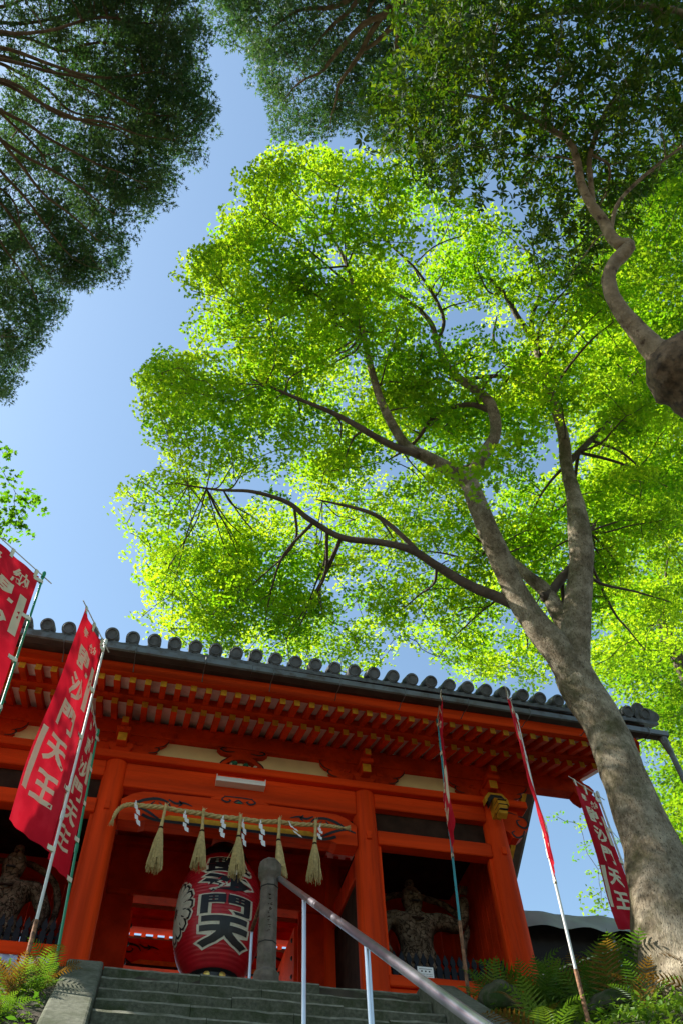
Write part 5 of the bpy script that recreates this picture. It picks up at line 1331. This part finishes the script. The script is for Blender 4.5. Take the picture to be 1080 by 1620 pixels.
# ---- tall cypress, upper left
def conifer(label, base, trunk_pts, trunk_r, boughs, centres, seed, per, size, tint=(0.0, 1.0), bark='bark_cedar', rmin=0.22, rmax=0.46):
    base = Vector(base); t = thing('cypress_tree', label, 'tree', tuple(base))
    tpts = curve(trunk_pts, 8); tr = interp_list(trunk_r, len(tpts))
    mb = MB(); mb.tube(tpts, tr, 18, rough=.05); o = mb.build('trunk', bark, t, 'all'); o.location = -base
    P = [(tpts, tr)]
    for k, (pts, rad) in enumerate(boughs):
        q = curve(pts, 9); q = [p + Vector((noise.noise(p * 1.1 + Vector((seed + k, 0, 0))), noise.noise(p * 1.1 + Vector((0, seed + k, 0))), noise.noise(p * 1.1 + Vector((0, 0, seed + k))))) * 0.22 * min(1, i / 8) for i, p in enumerate(q)]; rr = interp_list(rad, len(q)); P.append((q, rr))
        mb = MB(); mb.tube(q, rr, 8, rough=.12, freq=3); o = mb.build('bough', bark, t, True); o.location = -base
    mb = MB(); grow(P, centres, mb, 0.016, 0.0045, seed=seed, wob=.05, rise=-0.03); o = mb.build('branches', bark, t, True); o.location = -base; o['kind'] = 'stuff'
    g_ = np.random.default_rng(seed); A = []; Nn = []; D = []; S = []; Ti = []
    for c in centres:
        R0 = g_.uniform(rmin, rmax); n = int(per * (R0 / rmax) ** 1.6); k = g_.integers(4, 8)
        sub = np.array(c)[None] + unit(g_.normal(0, 1, (k, 3))) * R0 * g_.uniform(0.3, 1.0, (k, 1)) * np.array([1, 1, .6])
        idx = g_.integers(0, k, n); dv = g_.normal(0, 1, (n, 3)); dv = unit(dv + np.array([0, 0, -0.25]))
        p = sub[idx] + dv * R0 * 0.42 * np.sqrt(g_.uniform(0, 1, (n, 1)))
        A.append(p); D.append(dv); Nn.append(g_.normal(0, 1, (n, 3)) + np.array([0, 0, .6])); S.append(g_.uniform(.7, 1.3, n) * size)
        Ti.append(np.clip(g_.uniform(*tint) + g_.normal(0, .2, n), 0, 1))
    o = leaves('crown', 'leaf_conifer', t, T_SPRAY, *[np.concatenate(q) for q in (A, Nn, D, S, Ti)]); o.location = -base
    return t
cl = [(-120, -80), (330, -80), (325, -10), (338, 30), (322, 70), (345, 140), (343, 195), (335, 248), (288, 260), (270, 312), (222, 372), (200, 405), (196, 440), (165, 458), (112, 480), (104, 508), (72, 545), (45, 590), (22, 638), (-10, 655), (-120, 660)]
cl = [(x - (x + 60) * .045, y - (y - 120) * .045) if x > -100 and y > -60 else (x, y) for x, y in cl]
def zc(x, y, r): return atz(x, y, 10.5 + r.uniform(-0.7, 1.9))
def edge_w(x, y):
    # foliage sits on the outer ends of the boughs; near the trunk mostly bare wood
    d = math.hypot(x + 60, y - 120)
    return min(1.0, 0.20 + max(0, d - 110) / 210)
cc = sample(cl, 1350, zc, 12, edge_w)
bc = Vector((-7.2, -7.6, ground_z(-7.2, -7.6)))
ends = [(320, 30, 10.6), (330, 110, 10.3), (325, 190, 10.2), (330, 235, 10.0), (275, 255, 9.9), (262, 310, 9.8), (215, 380, 9.7), (190, 420, 9.7), (150, 450, 9.6), (100, 490, 9.6), (70, 530, 9.6), (20, 600, 9.6), (-20, 640, 9.7), (250, -10, 10.8), (160, -40, 11.0), (-60, 560, 9.8), (200, 160, 10.0), (120, 300, 9.8), (60, 420, 9.7), (280, 90, 10.4), (240, 210, 10.0)]
bg_ = []
rr_ = random.Random(8)
for i, (x, y, z) in enumerate(ends):
    s = Vector((-6.9, -7.45, 8.2 + 0.14 * i + rr_.uniform(-.3, .3))); x -= (x + 60) * .14; y -= (y - 120) * .14; e = atz(x, y, z); m1 = s * .62 + e * .38 + Vector((rr_.uniform(-.2, .2), rr_.uniform(-.2, .2), 0.10)); m2 = s * .25 + e * .75 + Vector((rr_.uniform(-.12, .12), rr_.uniform(-.12, .12), -.05))
    bg_.append(([s, m1, m2, e], [.038, .030, .020, .007]))
conifer('tall dark cypress with reddish boughs filling the upper left', bc, [bc - Vector((0, 0, .4)), (-7.1, -7.55, 0), (-7.0, -7.5, 5), (-6.9, -7.45, 9.5), (-6.85, -7.4, 11.8)], [.42, .36, .3, .2, .05], bg_, cc, 4, 130, 0.078, rmin=0.18, rmax=0.38)

# ---- second cypress overhead, top centre
ct = [(330, -80), (720, -80), (760, 60), (740, 200), (690, 262), (640, 262), (600, 240), (575, 215), (545, 205), (530, 228), (495, 240), (470, 228), (440, 236), (418, 210), (424, 170), (400, 130), (384, 95), (362, 62), (330, 45)]
ct = [(x - (x - 600) * .06, y - (y + 40) * .07) if y > -60 else (x, y) for x, y in ct]
cc2 = sample(ct, 520, lambda x, y, r: atz(x, y, 16.5 + r.uniform(-.8, 2.4)), 14)
b2 = Vector((4.2, -13.0, ground_z(4.2, -13.0)))
bg2 = []
for i, (x, y, z) in enumerate(((540, 140, 16.0), (430, 190, 16.0), (400, 60, 16.3), (500, 220, 15.8), (620, 230, 16.0), (470, 100, 16.2), (580, 60, 16.4), (360, 10, 16.6))):
    s = Vector((4.0, -12.8, 13.4 + .2 * i)); e = atz(x - (x - 600) * .16, y - (y + 40) * .16, z); k = atz(690 - 12 * i, -20 - 10 * i, 15.6)
    bg2.append(([s, s * .45 + k * .55, k, k * .5 + e * .5 + Vector((0, 0, -.15)), e], [.15, .12, .085, .055, .016]))
conifer('dark cypress boughs hanging in from the top edge, centre', b2, [b2 - Vector((0, 0, .4)), (4.2, -13.0, 0), (4.1, -12.9, 8), (4.0, -12.8, 15), (3.9, -12.7, 18)], [.5, .42, .33, .2, .05], bg2, cc2, 15, 130, 0.108, (0.0, 0.8), rmin=0.25, rmax=0.56)

# ---- evergreen oak with the gnarled limb, upper right
oak_b = Vector((7.4, -6.2, ground_z(7.4, -6.2)))
oak = thing('evergreen_oak', 'dark-leaved evergreen oak with gnarled limb rising from a burl, upper right', 'tree', tuple(oak_b))
def oo(o): o.location = -oak_b; return o
burl = [oak_b - Vector((0, 0, .4)), oak_b + Vector((-.2, 0, 2.2)), Vector((6.2, -6.4, 3.1)), atz(1185, 640, 4.75), atz(1110, 598, 5.0), atz(1075, 580, 5.1), atz(1048, 566, 5.2), atz(1030, 556, 5.28)]
q = curve(burl, 8); mb = MB(); mb.tube(q, interp_list([.6, .54, .5, .52, .56, .50, .36, .12], len(q)), 26, rough=0.22, freq=3.2); oo(mb.build('trunk', 'bark_burl', oak, 'all'))
ol = [([(1060, 572, 5.15), (1030, 548, 5.35), (1005, 520, 5.6), (975, 482, 5.9), (962, 445, 6.2), (970, 418, 6.45), (988, 398, 6.6), (992, 388, 6.7), (978, 385, 6.75), (965, 372, 6.9), (955, 352, 7.1), (935, 325, 7.3), (918, 290, 7.6), (912, 255, 7.9), (900, 225, 8.2), (870, 205, 8.4), (820, 180, 8.7), (770, 158, 9.0), (680, 140, 9.4)], [.25, .165, .13, .105, .098, .095, .10, .10, .09, .085, .08, .068, .06, .055, .05, .045, .038, .03, .012]),
      ([(938, 330, 7.25), (933, 285, 7.7), (932, 248, 8.1), (945, 205, 8.5), (962, 168, 8.8), (990, 130, 9.2)], [.045, .042, .04, .036, .03, .010]),
      ([(935, 245, 8.1), (962, 262, 8.2), (960, 300, 8.0), (948, 325, 7.8)], [.025, .022, .018, .008]),
      ([(965, 368, 6.9), (975, 325, 7.3), (1005, 290, 7.7), (1060, 245, 8.2), (1110, 210, 8.6)], [.03, .028, .026, .022, .010]),
      ([(868, 205, 8.4), (860, 170, 8.7), (880, 130, 9.0), (930, 90, 9.4)], [.028, .024, .02, .008]),
      ([(800, 175, 8.8), (775, 140, 9.1), (760, 100, 9.4), (700, 60, 9.9)], [.026, .022, .018, .008]),
      ([(1130, 40, 9.0), (1060, 20, 9.3), (980, 8, 9.6), (880, 20, 9.8), (780, 40, 10.0)], [.09, .08, .065, .045, .015])]
op = []
for pxs, rad in ol:
    pts, rr = limb(pxs, rad); op.append((pts, rr)); mb = MB(); mb.tube(pts, rr, 12, rough=.14, freq=5); oo(mb.build('limb', 'bark_pale', oak, 'all'))
# the top limb comes from an upper fork of the trunk outside the frame
mb = MB(); fk = curve([Vector(burl[2]), Vector((6.6, -7.2, 5.5)), atz(1250, 80, 8.6), atz(1130, 40, 9.0)], 8); mb.tube(fk, interp_list([.3, .2, .12, .09], len(fk)), 12, rough=.1); oo(mb.build('limb', 'bark_pale', oak, 'all'))
po = [(590, -80), (1150, -80), (1150, 235), (1060, 262), (1010, 330), (985, 345), (945, 425), (905, 452), (868, 440), (842, 400), (850, 372), (805, 352), (745, 318), (700, 300), (660, 268), (610, 245), (575, 150), (640, 60)]
oh = [((790, 320), 40), ((950, 60), 16), ((735, 370), 30), ((850, 330), 22)]
def acco(x, y):
    for (hx, hy), hr in oh:
        if math.hypot(x - hx, y - hy) < hr: return 0.05
    return 1.0
wc = sample(po, 1750, lambda x, y, r: atz(x, y, 8.9 + r.uniform(-.9, 2.2) - max(0, y - 200) / 400), 17, acco)
mb = MB(); grow(op, wc[::2], mb, 0.010, 0.003, seed=11, wob=.08); o = oo(mb.build('twigs', 'bark_pale', oak, True)); o['kind'] = 'stuff'
g_ = np.random.default_rng(33); A = []; Nn = []; D = []; S = []; Ti = []
for c in wc:
    for w_ in range(g_.integers(2, 4)):
        n = g_.integers(6, 11); cc_ = np.array(c) + g_.normal(0, .13, 3)
        ax = unit((np.array([0, 0, -.2]) + g_.normal(0, .6, 3))[None])[0]; e1 = unit(np.cross(ax, [.2, .9, .3])[None])[0]; e2 = np.cross(ax, e1)
        th = np.linspace(0, 2 * np.pi, n, endpoint=False) + g_.uniform(0, 1, n)
        d = np.cos(th)[:, None] * e1 + np.sin(th)[:, None] * e2 + ax * g_.uniform(.1, .7, (n, 1))
        A.append(cc_ + d * .012); D.append(d); Nn.append(-ax + g_.normal(0, .35, (n, 3))); S.append(g_.uniform(.085, .15, n)); Ti.append(np.clip(g_.beta(1.4, 3) + g_.normal(0, .12, n), 0, 1))
oo(leaves('crown', 'leaf_oak', oak, T_LANCE, *[np.concatenate(q) for q in (A, Nn, D, S, Ti)]))
# ------------------------------------------------------------------ ferns, rocks, ground leaves
def frond_mesh(L, seed, m_):
    r = random.Random(seed); V = []; F = []
    n = 19
    def spine(u): return Vector((L * (u - 0.10 * u * u * u), 0.02 * L * math.sin(3 * u + seed), L * (0.30 * math.sin(1.55 * u) - 0.34 * u * u)))
    for k in range(n):                                    # rachis
        p = spine(k / (n - 1)); w_ = 0.0045 * (1 - .7 * k / (n - 1)); V += [(p.x, p.y - w_, p.z), (p.x, p.y + w_, p.z), (p.x, p.y, p.z - w_)]
    for k in range(n - 1):
        a = 3 * k; F += [(a, a + 1, a + 4, a + 3), (a + 1, a + 2, a + 5, a + 4), (a + 2, a, a + 3, a + 5)]
    for k in range(2, 17):
        u = 0.10 + 0.88 * (k - 2) / 15; p = spine(u); t = (spine(min(1, u + .02)) - spine(u - .02)).normalized()
        ln = L * 0.30 * math.sin(math.pi * min(1, (u * .92 + .14))) ** .8 * (1 - .25 * u); w_ = L * 0.0185
        for s in (-1, 1):
            d = (Vector((0, s, 0)) * .92 + t * .42 + Vector((0, 0, .10 + r.uniform(-.06, .06)))).normalized(); q = t * w_
            b = len(V); dn = Vector((0, 0, -.14 * ln))
            pts = [p - q * .55, p + q * .55, p + d * ln * .3 + q * .95, p + d * ln * .42 + q * .55, p + d * ln * .62 + q * .70 + dn * .3, p + d * ln * .72 + q * .30 + dn * .4, p + d * ln + dn, p + d * ln * .72 - q * .35 + dn * .4, p + d * ln * .6 - q * .70 + dn * .3, p + d * ln * .42 - q * .5, p + d * ln * .3 - q * .9]
            V += [tuple(x) for x in pts]; F.append(tuple(range(b, b + 11)))
    me = bpy.data.meshes.new('frond'); me.from_pydata([tuple(v) for v in V], [], F)
    at = me.attributes.new('tint', 'FLOAT', 'FACE'); c = r.random(); at.data.foreach_set('value', [min(1, max(0, c + r.gauss(0, .12))) for _ in F])
    me.materials.append(MAT[m_]); me.update(); return me
GREEN = [frond_mesh(1.0, i, 'leaf_fern') for i in range(6)]
DRY = [frond_mesh(1.0, 40 + i, 'leaf_fern_dry') for i in range(3)]
rf = random.Random(77)
def fern(x, y, size, label, group, n=8, dry=0.15, z=None):
    z = ground_z(x, y) if z is None else z
    f = thing('fern', label, 'fern', (x, y, z), group)
    a0 = rf.uniform(0, 6)
    for k in range(n):
        me = rf.choice(DRY) if rf.random() < dry else rf.choice(GREEN)
        s = size * rf.uniform(.6, 1.1)
        shared('frond', me, f, (0, 0, -0.03), (rf.uniform(-.25, .25), rf.uniform(-1.15, -.30), a0 + k * 2 * math.pi / n + rf.uniform(-.3, .3)), (s, s, s))
    return f
RG = 'ferns on the bank right of the stairs'; LG = 'ferns on the bank left of the stairs'
fern(2.80, -1.50, 0.85, 'rust-brown fern against the right corner column of the gate', RG, 9, 0.8)
fern(3.08, -1.60, 1.0, 'tall green fern reaching up in front of the right corner column', RG, 8, 0.15)
fern(3.66, -1.8, 0.95, 'ochre fern with upright fan fronds behind the tall white banner pole', RG, 6, 0.85)
fern(4.02, -3.25, 0.95, 'brown and green fern clump at the foot of the maple trunk', RG, 10, 0.6)
fern(3.78, -2.3, 1.05, 'bright green fern just left of the maple trunk', RG, 9, 0.1)
for i in range(58):
    x = rf.uniform(2.45, 5.0); y = rf.uniform(-3.9, -1.55)
    if (x - TB.x) ** 2 + (y - TB.y) ** 2 < .4: continue
    if 2.55 < x < 3.45 and y < -2.2: continue
    lab = ('green fern beside the right stair kerb' if x < 2.95 else 'green fern in the photo corner below the maple trunk' if x > 3.9 and y < -2.6 else 'green fern beneath the grey tarpaulin of the stall' if y > -2.2 else 'green fern on the open bank right of the tall white banner pole' if x > 3.32 else 'green fern between the stair kerb and the tall white banner pole')
    fern(x, y, rf.uniform(.40, .85), lab, RG, rf.randint(6, 9), 0.24)
for i in range(26):
    x = rf.uniform(-3.4, -1.90); y = rf.uniform(-3.3, -1.45)
    fern(x, y, rf.uniform(.30, .55), 'low green fern beside the left stair kerb' if x > -2.3 else 'low green fern at the left photo edge below the posters', LG, rf.randint(6, 9), 0.25)
def rock(x, y, z, r, label, seed):
    bm = bmesh.new(); bmesh.ops.create_icosphere(bm, subdivisions=3, radius=1)
    for v in bm.verts:
        n_ = v.co.copy(); k = 1 + .28 * noise.noise(n_ * 1.3 + Vector((seed, 0, 0))) + .10 * noise.noise(n_ * 3.5 + Vector((0, seed, 0)))
        v.co = Vector((n_.x * r[0] * k, n_.y * r[1] * k, max(-.6 * r[2], min(n_.z * k * r[2], r[2] * (.78 + .12 * noise.noise(n_ * 2))))))
    me = bpy.data.meshes.new('boulder'); bm.to_mesh(me); bm.free(); me.materials.append(MAT['rock'])
    me.polygons.foreach_set('use_smooth', [True] * len(me.polygons))
    tag(link('boulder', me, None, (x, y, z)), label, 'rock')
rock(2.62, -1.72, -0.66, (.24, .22, .22), 'squared mossy stone block at the head of the right stair kerb', 1)
rock(-2.12, -1.62, -0.80, (.20, .16, .12), 'dark rounded boulder among the left ferns below the white notice', 5)
rock(3.35, -2.6, ground_z(3.35, -2.6) + .02, (.28, .22, .15), 'low mossy rock half buried in the right bank ferns', 9)
# ground cover: small leaves in the gaps
A = []; Nn = []; D = []; S = []; Ti = []
g_ = np.random.default_rng(55)
for (x0, x1, y0, y1, n) in ((2.4, 6.0, -4.6, -1.25, 15000), (-4.5, -1.85, -4.2, -1.25, 4200)):
    for _ in range(n):
        x = g_.uniform(x0, x1); y = g_.uniform(y0, y1)
        A.append((x, y, ground_z(x, y) + abs(g_.normal(0, .06)))); Nn.append(g_.normal(0, .45, 3) + np.array([0, 0, 1])); D.append(g_.normal(0, 1, 3)); S.append(g_.uniform(.04, .10)); Ti.append(g_.random())
gc = leaves('ground_cover', 'leaf_fern', None, T_LANCE, np.array(A), np.array(Nn), np.array(D), np.array(S), np.array(Ti))
tag(gc, 'small-leaved green ground cover between the ferns on both banks', 'ground cover', kind='stuff')
